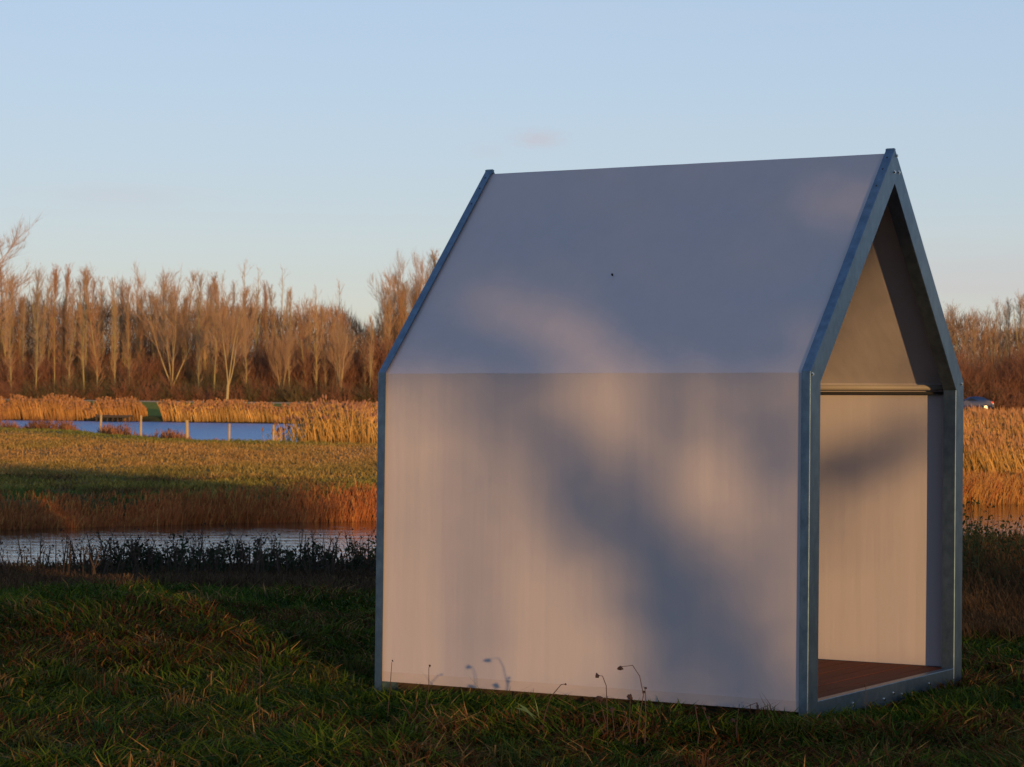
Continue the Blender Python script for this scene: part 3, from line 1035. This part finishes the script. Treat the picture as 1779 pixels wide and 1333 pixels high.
M_jet = mat('dark_wet_jetty_timber', (0.045, 0.033, 0.024), 0.9, noise=((3, 3, 3), 0.6, 3, (0.025, 0.02, 0.015)))
jx = (200 - 889.5) / 4106.4 * 211.5
jt = empty('jetty', (jx, 211.5, WATER))
tag(jt, 'low dark wooden jetty on the far shore below the green gap in the reeds', 'jetty')
for k in range(9):
    mb = MB(); x0 = -1.45 + k * 0.32; mb.box((x0, -1.2, 0.52), (x0 + 0.29, 1.4, 0.60)); mb.build('plank', M_jet, jt)
for k in range(7):
    for yy in (-1.1, 1.2):
        mb = MB(); x0 = -1.4 + k * 0.46; mb.tube([(x0, yy, -0.7), (x0, yy, 0.52)], 0.07, 7); mb.build('leg', M_jet, jt)
mb = MB(); mb.box((-1.5, -1.27, 0.40), (1.5, -1.20, 0.56)); mb.build('beam', M_jet, jt)
mb = MB(); mb.tube([(-1.42, -1.28, -0.6), (-1.42, -1.28, 0.72)], 0.06, 7); mb.build('mooring_post', M_jet, jt)


def car():
    o = empty('parked_car', (46.45, ROADY - 0.9, RZ))
    o.name = 'car'
    tag(o, 'dark blue car on the far road, half hidden behind the cabin, red tail light showing', 'car')
    paint = mat('dark_blue_car_paint', (0.010, 0.028, 0.10), 0.5, spec=0.25)
    glass = mat('car_glass', (0.01, 0.012, 0.016), 0.3, spec=0.3)
    rub = mat('tyre_rubber', (0.02, 0.02, 0.02), 0.9)
    rim = mat('alloy_rim', (0.5, 0.5, 0.5), 0.3, metal=1)
    red = mat('red_tail_lamp_lens', (0.6, 0.015, 0.01), 0.2)
    wht = mat('white_lamp_lens', (0.75, 0.72, 0.65), 0.2)
    blk = mat('dark_bumper_plastic', (0.05, 0.04, 0.035), 0.6)
    # front at -x (drives left), rear at +x
    secs = [(-2.15, 0.42, 0.62, 0.62), (-2.05, 0.25, 0.74, 0.74), (-1.3, 0.22, 0.90, 0.90), (-0.85, 0.22, 0.95, 0.97), (-0.15, 0.22, 0.95, 1.38), (0.5, 0.22, 0.96, 1.45), (1.1, 0.22, 0.98, 1.38), (1.75, 0.24, 1.0, 1.06), (2.05, 0.28, 0.97, 0.99), (2.16, 0.38, 0.80, 0.82)]
    mb = MB()
    for x, zb, zs, zt in secs:
        wb = 0.86 - 0.10 * max(0, abs(x) - 1.7) / 0.45
        wr = wb - 0.25 * min(1, max(0, zt - zs) / 0.4)
        mb.v += [(x, -wb + 0.04, zb), (x, -wb, (zb + zs) / 2), (x, -wb + 0.03, zs), (x, -wr, zt - 0.03), (x, -wr + 0.12, zt), (x, wr - 0.12, zt), (x, wr, zt - 0.03), (x, wb - 0.03, zs), (x, wb, (zb + zs) / 2), (x, wb - 0.04, zb)]
    for k in range(len(secs) - 1):
        for j in range(10):
            a = k * 10 + j; b = k * 10 + (j + 1) % 10
            mb.f.append((a, a + 10, b + 10, b)[::-1])
    mb.f.append(tuple(range(10))); mb.f.append(tuple(range((len(secs) - 1) * 10, len(secs) * 10))[::-1])
    mb.build('body', paint, o, True)
    for s in (-1, 1):
        for nm, pts in (('side_window', [(-0.62, 0.99), (-0.10, 1.33), (0.42, 1.38), (0.42, 1.00)]), ('side_window', [(0.48, 1.00), (0.48, 1.38), (1.02, 1.33), (1.45, 1.05)])):
            m2 = MB()
            def wy(z): return (0.86 - 0.25 * (z - 0.96) / 0.42) + 0.008 - 0.03
            q = [(x, s * wy(z), z) for x, z in pts]
            q2 = [(x, s * (wy(z) - 0.03), z) for x, z in pts]
            m2.face(*q); m2.face(*q2[::-1])
            for i in range(4): m2.face(q[i], q2[i], q2[(i + 1) % 4], q[(i + 1) % 4])
            m2.build(nm, glass, o)
        for x in (-1.32, 1.32):
            m2 = MB(); m2.tube([(x, s * 0.68, 0.32), (x, s * 0.87, 0.32)], 0.32, 20)
            wv = m2.build('wheel', rub, o)
            m3 = MB(); m3.tube([(x, s * 0.872, 0.32), (x, s * 0.885, 0.32)], 0.20, 16); m3.build('rim', rim, wv)
        m2 = MB(); m2.box((1.86, s * 0.80 - 0.055, 0.78), (2.11, s * 0.80 + 0.055, 0.93)); m2.build('tail_light', red, o)
        m2 = MB(); m2.box((2.02, s * 0.80 - 0.05, 0.68), (2.135, s * 0.80 + 0.05, 0.775)); m2.build('reversing_light', wht, o)
        m2 = MB(); m2.box((-2.12, s * 0.66 - 0.11, 0.60), (-2.0, s * 0.66 + 0.11, 0.70)); m2.build('headlight', wht, o)
    m2 = MB(); m2.box((2.0, -0.78, 0.40), (2.22, 0.78, 0.60)); m2.build('bumper', blk, o)
    m2 = MB(); m2.face((1.20, -0.55, 1.362), (1.68, -0.62, 1.118), (1.68, 0.62, 1.118), (1.20, 0.55, 1.362)); m2.build('rear_window', glass, o)


car()


# ------------------------------------------------------------------ bare trees
def v_rot(d, ang, az):
    """direction d tilted by ang towards azimuth az around itself"""
    d = d.normalized()
    a = Vector((1, 0, 0)) if abs(d.x) < 0.8 else Vector((0, 1, 0))
    a = (a - d * a.dot(d)).normalized(); b = d.cross(a)
    return (d * math.cos(ang) + (a * math.cos(az) + b * math.sin(az)) * math.sin(ang)).normalized()


class Tree:
    def __init__(self, seed):
        self.r = random.Random(seed)
        self.wood, self.tw = MB(), MB()

    def path(self, p, d, L, n, wob, up):
        pts = [p]
        for k in range(n):
            d = (d + Vector((self.r.gauss(0, wob), self.r.gauss(0, wob), self.r.gauss(0, wob * 0.5))) + Vector((0, 0, up / n))).normalized()
            p = p + d * (L / n)
            pts.append(p)
        return pts, d

    def twig(self, p, d, L, w_):
        s = Vector((self.r.gauss(0, 1), self.r.gauss(0, 1), self.r.gauss(0, 0.4))).normalized() * w_
        self.tw.face(p - s, p + s, p + d * L)

    def twigs_on(self, pts, n, L, w_, ang=(0.3, 0.7), t0=0.15):
        for _ in range(n):
            t = self.r.uniform(t0, 1) * (len(pts) - 1)
            k = min(int(t), len(pts) - 2)
            p = pts[k].lerp(pts[k + 1], t - k)
            d = v_rot(pts[k + 1] - pts[k], self.r.uniform(*ang), self.r.uniform(0, 6.28))
            d = (d + Vector((0, 0, 0.35))).normalized()
            self.twig(p, d, L * self.r.uniform(0.5, 1.2), w_)


def poplar(seed, h, cb=0.35, spread=0.14, nb=46, tw=13):
    T = Tree(seed); r = T.r
    ln = r.uniform(-0.02, 0.02)
    pts, _ = T.path(Vector((0, 0, -0.2)), Vector((ln, r.uniform(-0.02, 0.02), 1)), h + 0.2, 8, 0.03, 0.1)
    T.wood.tube(pts, [h * 0.0066 * (1 - 0.92 * k / 8) + 0.006 for k in range(9)], 6)
    if r.random() < 0.4:      # a second leader
        k0 = r.randint(3, 5)
        q, _ = T.path(pts[k0], v_rot(Vector((0, 0, 1)), 0.22, r.uniform(0, 6.28)), h * (1 - k0 / 8) * 0.85, 5, 0.04, 0.3)
        T.wood.tube(q, [h * 0.0045 * (1 - 0.8 * k / 5) for k in range(6)], 5, cap=False)
        T.twigs_on(q, 40, h * 0.06, 0.010, (0.3, 0.6))
    for _ in range(nb):
        f = cb + (1 - cb) * r.random() ** 0.8 * 0.98
        t = f * 8; k = min(int(t), 7)
        p = pts[k].lerp(pts[k + 1], t - k)
        L = h * spread * (0.5 + 0.5 * min(1, (f - cb) * 1.6)) * (1.2 - 0.75 * f) * r.uniform(0.45, 1.5) * 1.5
        d = v_rot(Vector((0, 0, 1)), r.uniform(0.25, 0.75), r.uniform(0, 6.28))
        bp, _ = T.path(p, d, L, 4, 0.08, r.uniform(0.1, 0.5))
        T.tw.tube(bp, [0.020 * (1 - 0.85 * j / 4) * (1.3 - f) + 0.004 for j in range(5)], 3, cap=False)
        T.twigs_on(bp, tw, L * 0.40, 0.0085, (0.25, 0.8), t0=0.1)
        for __ in range(2):
            kk = r.randint(1, 3)
            b2, _ = T.path(bp[kk], v_rot(bp[kk + 1] - bp[kk], r.uniform(0.3, 0.7), r.uniform(0, 6.28)), L * 0.45, 3, 0.1, 0.3)
            T.tw.tube(b2, [0.008, 0.006, 0.005, 0.003], 3, cap=False)
            T.twigs_on(b2, tw // 2, L * 0.28, 0.008, (0.3, 0.8))
    return T


def spreading(seed, h, fork=0.16, limbs=5, ang=0.5, tw=10):
    T = Tree(seed); r = T.r
    pts, d = T.path(Vector((0, 0, -0.2)), Vector((0, 0, 1)), h * fork + 0.2, 3, 0.03, 0.1)
    T.wood.tube(pts, [h * 0.017, h * 0.015, h * 0.014, h * 0.013], 8)
    def grow(p, d, L, rad, lev):
        n = 5
        q, _ = T.path(p, d, L, n, 0.06 if lev < 2 else 0.1, 0.45 if lev < 2 else 0.35)
        tgt = T.wood if lev < 1 else T.tw
        tgt.tube(q, [rad * (1 - 0.72 * j / n) for j in range(n + 1)], 6 if lev < 1 else 3, cap=False)
        if lev >= 2:
            T.twigs_on(q, tw + 6, L * 0.7, 0.009)
            return
        cnt = 13 if lev == 0 else 8
        for j in range(cnt):
            t = r.uniform(0.22, 0.98) * n; k = min(int(t), n - 1)
            pp = q[k].lerp(q[k + 1], t - k)
            grow(pp, v_rot(q[k + 1] - q[k], r.uniform(0.3, 0.75), r.uniform(0, 6.28)), L * (0.40 if lev == 0 else 0.45) * r.uniform(0.7, 1.2) * (1.3 - 0.6 * t / n), max(0.009, rad * 0.33), lev + 1)
    for i in range(limbs):
        grow(pts[-1] - Vector((0, 0, r.uniform(0, h * 0.04))), v_rot(Vector((0, 0, 1)), ang * r.uniform(0.45, 1.15), i * 6.28 / limbs + r.uniform(-0.4, 0.4)), h * (1 - fork) * r.uniform(0.75, 1.02), h * 0.0065, 0)
    return T


def shrub(seed, h, wd, stems=26, tw=22):
    T = Tree(seed); r = T.r
    for _ in range(stems):
        d = v_rot(Vector((0, 0, 1)), abs(r.gauss(0, 0.42)) * wd / h * 1.6, r.uniform(0, 6.28))
        L = h * r.uniform(0.55, 1.08)
        q, _ = T.path(Vector((r.gauss(0, wd * 0.14), r.gauss(0, wd * 0.14), -0.1)), d, L, 5, 0.10, 0.25)
        T.wood.tube(q, [0.028, 0.022, 0.018, 0.013, 0.009, 0.005], 3, cap=False)
        T.twigs_on(q, tw, L * 0.26, 0.014, (0.3, 0.9))
        for __ in range(5):
            k = r.randint(1, 4)
            b, _ = T.path(q[k], v_rot(q[k + 1] - q[k], r.uniform(0.3, 0.8), r.uniform(0, 6.28)), L * 0.36, 3, 0.12, 0.3)
            T.tw.tube(b, [0.010, 0.008, 0.006, 0.004], 3, cap=False)
            T.twigs_on(b, tw // 2, L * 0.2, 0.012, (0.3, 0.9))
    return T


M_trunk = mat('mossy_poplar_bark', (0.30, 0.25, 0.085), 0.9, noise=((0.6, 0.6, 0.25), 0.8, 3, (0.17, 0.14, 0.075)))
M_trunk2 = mat('pale_bark', (0.36, 0.27, 0.12), 0.9, noise=((1, 1, 0.4), 0.6, 3, (0.27, 0.22, 0.12)))
M_twig = mat('brown_twigs', (0.36, 0.225, 0.125), 0.85, noise=((0.5, 0.5, 0.15), 0.7, 2, (0.23, 0.14, 0.08)))
M_twigg = mat('grey_brown_twigs', (0.30, 0.21, 0.13), 0.9)
M_twigr = mat('warm_brown_twigs', (0.30, 0.16, 0.08), 0.9)
M_twigp = mat('pale_brown_twigs', (0.36, 0.23, 0.12), 0.85)
M_rtwig = mat('red_brown_twigs', (0.20, 0.085, 0.042), 0.85, noise=((0.4, 0.4, 0.4), 0.7, 2, (0.11, 0.05, 0.028)))
M_dtwig = mat('dark_olive_twigs', (0.095, 0.070, 0.030), 0.9)


def proto(T, nm, mt, mtw):
    a = T.wood.mesh('trunk'); a.materials.append(mt)
    b = T.tw.mesh('crown'); b.materials.append(mtw)
    top_ = max(max(v.co.z for v in a.vertices), max(v.co.z for v in b.vertices))
    return (nm, a, b, top_)


def place(pr, x, y, s=1.0, rz=0.0, label='', cat='tree', group=None, sz=None, z=None):
    nm, a, b, _t = pr
    zz = float(ground_z(x, y)) if z is None else z
    o = empty(nm, (x, y, zz), rz)
    o.scale = (s, s, sz or s)
    link('trunk' if cat != 'shrub' else 'stems', a, None, o)
    link('crown', b, None, o)
    return tag(o, label, cat, group)


POP = [proto(poplar(10 + i, 13.5, [0.08, 0.14, 0.20, 0.10, 0.24, 0.06, 0.16][i], [0.095, 0.11, 0.085, 0.12, 0.08, 0.10, 0.09][i], 105), 'poplar_tree', M_trunk, (M_twig, M_twigg, M_twigr, M_twig, M_twigg, M_twigr, M_twigp)[i]) for i in range(7)]
THIN = [proto(poplar(40 + i, 14.5, 0.5, 0.11, 26, 7), 'poplar_tree', M_trunk2, M_twigp) for i in range(2)]
SPR = [proto(spreading(60 + i, 12.5, [0.12, 0.10, 0.18, 0.08][i], [5, 6, 4, 7][i], [0.36, 0.46, 0.32, 0.42][i]), 'bare_tree', M_trunk2, M_twig) for i in range(4)]
SHR = [proto(shrub(80 + i, 4.2, [3.2, 4.2, 3.0][i]), 'bare_shrub', M_rtwig, M_rtwig) for i in range(3)]
SHD = [proto(shrub(90 + i, 5.0, [3.6, 4.6][i]), 'bare_shrub', M_dtwig, M_dtwig) for i in range(2)]


def X(px, y): return (px - 889.5) / 4106.4 * y
def toph(px, top, y):
    hor = 689.8 + 0.012 * (px - 889.5)
    return EYE - (top - hor) * y / 4106.4


def fit(pr, h0, px, top, y, label, group=None, wide=1.0, cat='tree', rz=None):
    x = X(px, y)
    z = float(ground_z(x, y))
    H_ = toph(px, top, y) - z
    s = H_ / (pr[3] * 0.945)
    return place(pr, x, y, s * wide, random.uniform(0, 6.28) if rz is None else rz, label, cat, group, sz=s)


SHL = [proto(shrub(95 + i, 2.4, 3.0, 30, 16), 'bare_shrub', M_rtwig if i else M_dtwig, M_rtwig if i else M_dtwig) for i in range(2)]
for k in range(84):
    px = -60 + k * 10.4 + random.uniform(-5, 5) if k < 76 else 1620 + (k - 76) * 22
    i_ = 0 if random.random() < 0.5 else 1
    fit(SHL[i_], 2.4, px, random.uniform(648, 676), random.uniform(243.6, 245.4), ('low olive' if i_ == 0 else 'low russet') + ' brushwood bush in front of the trunks at the edge of the wood', ('low olive' if i_ == 0 else 'low russet') + ' bushes edging the wood', wide=random.uniform(0.9, 1.4), cat='shrub')

# named individuals
fit(SPR[0], 12.0, 300, 455, 250, 'broad bare tree forking low into many stems, tallest in the left wood', wide=0.9, rz=2.3)
fit(SPR[2], 12.0, 395, 500, 236, 'pale-trunked bare tree forking in a V, standing forward of the wood above the reeds', wide=0.95, rz=1.1)
fit(SPR[3], 12.0, 690, 462, 262, 'open bare tree behind the left roof edge of the cabin', wide=0.62)
fit(SPR[1], 12.0, 745, 432, 262, 'high bare tree touching the left roof slope of the cabin', wide=0.7)
fit(SPR[2], 12.0, 590, 560, 246, 'small forked tree low in front of the poplars', wide=0.8)
fit(SPR[3], 12.0, 490, 560, 246, 'small many-stemmed tree low in front of the wood left of the forked one', wide=0.6)
# the tall tree cut by the left edge
fit(SPR[1], 12.0, -128, 362, 190, 'spreading bare tree cut off by the left edge of the photo', wide=1.25, rz=2.0)

POPG = 'poplars of the wood beyond the pond'
POPL = 'slim bare poplar with a yellowish trunk in the wood beyond the pond'
tops = [(0, 470), (100, 470), (190, 480), (240, 488), (330, 478), (400, 500), (470, 505), (540, 525), (590, 548), (625, 580), (650, 560), (672, 505), (700, 470), (760, 440), (900, 480), (1600, 520), (1680, 535), (1720, 525), (1779, 515), (1900, 500)]
tx, ty = [a for a, b in tops], [b for a, b in tops]
# front row whose trunks can be told apart
front = [20, 62, 95, 118, 148, 170, 199, 226, 345, 372, 430, 505, 532, 550, 567, 585, 594, 636, 642, 650]
ORD = ['first', 'second', 'third', 'fourth', 'fifth', 'sixth', 'seventh', 'eighth', 'ninth', 'tenth', 'eleventh', 'twelfth', 'thirteenth', 'fourteenth', 'fifteenth', 'sixteenth', 'seventeenth', 'eighteenth', 'nineteenth', 'twentieth']
for k, px in enumerate(front):
    y = 246.5 + (k * 7 % 5) * 0.8
    fit(POP[k % 7], 13.4, px, float(np.interp(px, tx, ty)) + random.uniform(-12, 16), y, ORD[k] + ' yellow-trunked poplar from the left in the front row of the wood', 'front row poplars with visible trunks', wide=random.uniform(0.85, 1.1))
for k, px in enumerate(range(-60, 800, 6)):
    y = random.uniform(256, 268)
    fit(POP[random.randrange(7)], 13.4, px + random.uniform(-6, 6), float(np.interp(px, tx, ty)) + random.uniform(-12, 60), y, POPL, POPG, wide=random.uniform(0.8, 1.2))
for k, px in enumerate(range(1590, 1900, 12)):
    y = random.uniform(252, 272)
    fit(POP[random.randrange(7)], 13.4, px + random.uniform(-6, 6), float(np.interp(px, tx, ty)) + random.uniform(-8, 24), y, 'bare poplar crowded in the wood right of the cabin', 'poplars of the wood right of the cabin', wide=random.uniform(0.85, 1.25))
for k, px in enumerate(range(820, 1590, 40)):
    fit(POP[random.randrange(7)], 13.4, px, 500 + random.uniform(-10, 24), random.uniform(252, 266), 'bare poplar standing behind the cabin', 'poplars hidden behind the cabin', wide=1.1)
# thin pale tops above the wood
for px, top in ((418, 455), (447, 470), (487, 470), (592, 490), (380, 478), (548, 500)):
    fit(THIN[px % 2], 14.4, px, top, 272, {418: 'thin pale poplar top, highest between the two broad trees and the gap', 447: 'thin pale poplar behind the middle of the left wood', 487: 'thin pale poplar right of the middle of the left wood', 592: 'lone thin poplar rising right before the dip in the tree line', 380: 'thin poplar right of the broadest bare tree', 548: 'thin poplar where the tree line begins to drop'}[px], 'thin pale poplars rising behind the wood')
# undergrowth
for k in range(104):
    px = -80 + k * 9.5 + random.uniform(-7, 7) if k < 92 else 1600 + (k - 92) * 25
    y = random.uniform(250, 256)
    dark = (60 < px < 420 and random.random() < 0.6) or random.random() < 0.15
    pr = random.choice(SHD) if dark else random.choice(SHR)
    tp = random.uniform(600, 650) if not dark else random.uniform(610, 655)
    if 440 < px < 780: tp = random.uniform(575, 640)
    lab = 'dark olive bare shrub at the foot of the wood' if dark else 'rusty red bare shrub at the foot of the wood'
    fit(pr, 5.0 if dark else 4.3, px, tp, y, lab, 'dark shrubs below the poplars' if dark else 'red shrubs below the poplars', wide=random.uniform(0.9, 1.4), cat='shrub')
for k in range(34):
    px = 1600 + k * 9 + random.uniform(-4, 4)
    fit(random.choice(SHR), 4.3, px, random.uniform(590, 640), random.uniform(246, 256), 'rusty red bare shrub in the wood right of the cabin', 'red shrubs right of the cabin', wide=random.uniform(0.9, 1.3), cat='shrub')


# the wood's depth: a mass of stems and twigs nobody could count
def twig_mass(n, xr, yr, hfun, col, seed, Lr=(0.6, 2.2), w0=0.022):
    r = np.random.default_rng(seed)
    x = r.uniform(*xr, n); y = r.uniform(*yr, n)
    g = ground_z(x, y)
    z = g + hfun(x) * r.random(n) ** 1.25
    L = r.uniform(*Lr, n)
    d = np.stack([r.normal(0, 0.34, n), r.normal(0, 0.34, n), np.ones(n)], 1)
    P = np.stack([x, y, z], 1)
    s = np.stack([r.normal(0, 1, n), r.normal(0, 1, n), r.normal(0, 0.2, n)], 1)
    s = s / np.linalg.norm(s, axis=1)[:, None] * w0
    V_ = np.stack([P - s, P + s, P + d * L[:, None]], 1).reshape(-1, 3)
    c = np.array(col) * (0.45 + 0.9 * r.random((n, 1)))
    pat = fbm(x * 0.25, z * 0.4, 3)[:, None]
    c = c * (0.55 + 0.9 * pat)
    return V_, None, np.arange(3 * n).reshape(-1, 3), np.repeat(c, 3, 0)


M_mass = mat('wood_mass_twigs', (0.2, 0.1, 0.05), 0.9, attr='Col', spec=0.1)
A = twig_mass(170000, (-75, 75), (268, 290), lambda x: 9.6 + 2.2 * vnoise(x * 0.3, x * 0) - 2.5 * np.exp(-((x + 17) / 2.5) ** 2), (0.27, 0.155, 0.085), 21, w0=0.034)
B = twig_mass(60000, (-75, 75), (262, 280), lambda x: 5.0 + 1.5 * vnoise(x * 0.2 + 7, x * 0), (0.17, 0.075, 0.035), 22, w0=0.034)
V_, q, t_, c = join([A, B])
tag(link('wood_interior', arrays_mesh('wood_interior', V_, q, t_, c), M_mass), 'brown mass of bare stems and twigs deep inside the wood', 'wood', kind='stuff')

# ------------------------------------------------------------------ the thicket that shades the cabin, behind and right of the camera
TH_ = R_(180 - SUN_AZ)
PERP = Vector((math.cos(TH_), math.sin(TH_), 0))
ALONG = Vector((-math.sin(TH_), math.cos(TH_), 0))
HOUSE_S = 15.5          # distance along the light of the cabin from the camera
BACK = 40.0
TAN = math.tan(R_(SUN_EL))


def cab_ab(p, z, v=0.0):
    """(a, b) of a point of the left wall: p metres back from the front, height z"""
    w_ = org - HU * p + HV * v
    return w_.dot(PERP), z + (w_.dot(ALONG) - HOUSE_S) * TAN



_wa0, _wb0 = cab_ab(0, 0)
_wa3, _wb3 = cab_ab(3, 0)


def pic_wall(px, y):
    """point of the left wall named by the photograph's column and row -> (a, b)"""
    p = (1407 - px) / 747 * 3
    zb_ = 1187 + (px - 660) / 727 * 49
    z = 0.117 + (zb_ - y) / (zb_ - 648) * 1.983
    a_, b_ = cab_ab(p, z)
    return a_, b_ - 0.05


def pic_roof(px, y):
    t = (648 - y) / (648 - 285)
    xl, xr = 665 + (850 - 665) * t, 1400 + (1548 - 1400) * t
    p = (xr - px) / (xr - xl) * 3
    a_, b_ = cab_ab(p, 2.1 + 1.44 * t, CW / 2 * t)
    return a_ + 0.13, b_ - 0.13


def pic_int(px, y):
    p = 0.10 + (1645 - px) / 220 * 0.92
    return cab_ab(p, 0.18 + (1155 - y) / 485 * 1.89, 2.62)


BL = []     # (a, b, ra, rb, weight): weight > 0 darkens, < 0 opens
def wb(px, y, rx, ry, w_): BL.append((*pic_wall(px, y), rx * 0.00254, ry * 0.0037, w_))
def rbb(px, y, rx, ry, w_): BL.append((*pic_roof(px, y), rx * 0.0026, ry * 0.0040, w_))
def ib(px, y, rx, ry, w_): BL.append((*pic_int(px, y), rx * 0.0026, ry * 0.0039, w_))
for q_ in ((931, 714, 95, 60, .55), (992, 776, 88, 70, .88), (1053, 852, 88, 75, .95), (1114, 918, 100, 80, .96), (1176, 985, 112, 90, .96), (1229, 1050, 105, 88, .95), (1275, 1118, 100, 90, .92), (1306, 1189, 100, 80, .88),
           (1310, 695, 120, 55, .96), (1364, 760, 62, 58, .93), (1378, 821, 45, 60, .75), (1378, 967, 55, 150, .6), (850, 685, 110, 45, .55), (760, 685, 60, 40, .35),
           (775, 880, 60, 130, .24), (850, 1043, 50, 130, .22)): wb(*q_)
SKYB = []
def field(a, b):
    T = np.ones_like(a)
    # crown mass over the roof and further along
    top = np.interp(a, [2.5, 4, 6, 9, 11, 13, 14.8, 16], [2.6, 4.2, 4.6, 4.5, 4.7, 4.1, 3.3, 2.2])
    low = np.interp(a, [2.5, 4.7, 6.6, 7.9, 8.65, 8.8, 12, 16], [2.1, 1.88, 1.70, 1.85, 1.9, 1.4, 1.6, 2.2])
    n_ = fbm(a * 1.3 + 7, b * 1.3 + 3, 3) - 0.5
    cr = sstep(0, 0.16, b - low) * sstep(0, 0.35, top + n_ * 0.6 - b) * sstep(2.2, 3.6, a) * sstep(15.6, 13.6, a)
    T = T * (1 - 0.975 * cr)
    # thinner growth below
    lo1 = sstep(4.65, 4.2, a) * sstep(2.2, 1.8, b)
    T = T * (1 - (0.36 + 0.52 * sstep(0.40, 0.62, b) + n_) .clip(0.05, .95) * lo1)
    lo2 = sstep(6.65, 7.0, a) * sstep(15, 14, a) * np.where(a > 9.0, sstep(0.9, 0.35, b), sstep(-0.02, -0.14, b))
    T = T * (1 - (0.84 + n_ * 1.0).clip(0.4, .95) * lo2)
    lo3 = sstep(-0.06, -0.25, b) * (a > 4.2) * (a < 7)
    T = T * (1 - (0.68 + n_ * 1.6).clip(0.2, .93) * lo3)
    mid = sstep(8.75, 8.95, a) * sstep(15, 14, a) * (b > 0.2) * (b < 2.2)
    T = T * (1 - (0.74 + n_ * 1.2).clip(0.3, .93) * mid)
    for (ca, cb, ra, rb_, w_) in BL:
        if w_ > 0: T = T * (1 - w_ * np.exp(-(((a - ca) / ra) ** 2 + ((b - cb) / rb_) ** 2) ** 1.3))
    ib_ = [(1440, 835, 70, 38, .9), (1500, 812, 60, 38, .9), (1560, 785, 60, 38, .9), (1610, 760, 40, 38, .8), (1450, 930, 60, 55, .55), (1600, 700, 40, 30, .3)]
    for (px, y, rx, ry, w_) in ib_:
        ca, cb = pic_int(px, y)
        T = T * (1 - w_ * np.exp(-(((a - ca) / (rx * .0030)) ** 2 + ((b - cb) / (ry * .0039)) ** 2) ** 1.3))
    O = 1 - T
    for (px, y, rx, ry, w_) in ((800, 495, 60, 24, .30), (885, 535, 70, 28, .55), (970, 570, 70, 28, .72), (1055, 615, 70, 30, .75), (1430, 355, 90, 38, .30), (1380, 590, 40, 45, .25), (715, 630, 55, 22, .25)):
        ca, cb = pic_roof(px, y)
        O = O * (1 - w_ * np.exp(-(((a - ca) / (rx * .0026)) ** 2 + ((b - cb) / (ry * .0040)) ** 2) ** 1.3))
    O = O * (1 - 0.85 * np.exp(-(((a - 8.15) / .30) ** 4 + ((b - 2.25) / .5) ** 4)))
    return O


def thicket():
    r = np.random.default_rng(77)
    A0, A1, B0, B1 = -3.0, 16.0, -0.6, 5.0
    wd, L = 0.016, 0.26
    eff = wd * L * 0.62
    TAU = 3.7
    n = int(TAU * (A1 - A0) * (B1 - B0) / eff)
    a = r.uniform(A0, A1, n); b = r.uniform(B0, B1, n)
    O = np.clip(field(a, b), 0, 0.975)
    k = r.random(n) < -np.log(1 - O) / TAU
    a, b = a[k], b[k]; n = len(a)
    al = HOUSE_S - BACK + r.normal(0, 1.6, n)
    d = r.normal(0, 1, (n, 3)); d[:, 2] = np.abs(d[:, 2]) + 0.3
    d /= np.linalg.norm(d, axis=1)[:, None]
    s_ = np.cross(d, r.normal(0, 1, (n, 3))); s_ /= np.linalg.norm(s_, axis=1)[:, None]
    P = a[:, None] * np.array(PERP)[None] + al[:, None] * np.array(ALONG)[None]
    P[:, 2] = b + (HOUSE_S - al) * TAN
    P = P - d * L / 3
    V_ = np.stack([P - s_ * wd, P + s_ * wd, P + d * L], 1).reshape(-1, 3)
    out = [(V_, None, np.arange(3 * n).reshape(-1, 3), np.tile(np.array([[0.08, 0.06, 0.03]]), (3 * n, 1)))]
    tb = MB()
    for a_, h_, rad in ((2.9, 6.5, .07), (4.05, 7.2, .08), (5.15, 7.4, .045), (5.95, 7.6, .09), (7.1, 7.8, .08), (9.4, 7.9, .09), (11.3, 8.0, .09), (13.2, 7.4, .08)):
        b0 = PERP * a_ + ALONG * (HOUSE_S - BACK)
        tb.tube([(b0.x, b0.y, -0.3), (b0.x + 0.05, b0.y, h_ * 0.5), (b0.x - 0.03, b0.y + 0.1, h_)], [rad, rad * 0.8, rad * 0.3], 7)
    f_ = [list(x) for x in tb.f if len(x) == 4]
    out.append((np.array(tb.v), np.array(f_), None, np.tile(np.array([[0.10, 0.08, 0.05]]), (len(tb.v), 1))))
    return join(out)


V_, q, t_, c = thicket()
tag(link('shading_thicket', arrays_mesh('shading_thicket', V_, q, t_, c), M_mass), 'leafless thicket behind the camera whose shade falls on the cabin', 'thicket', kind='stuff')
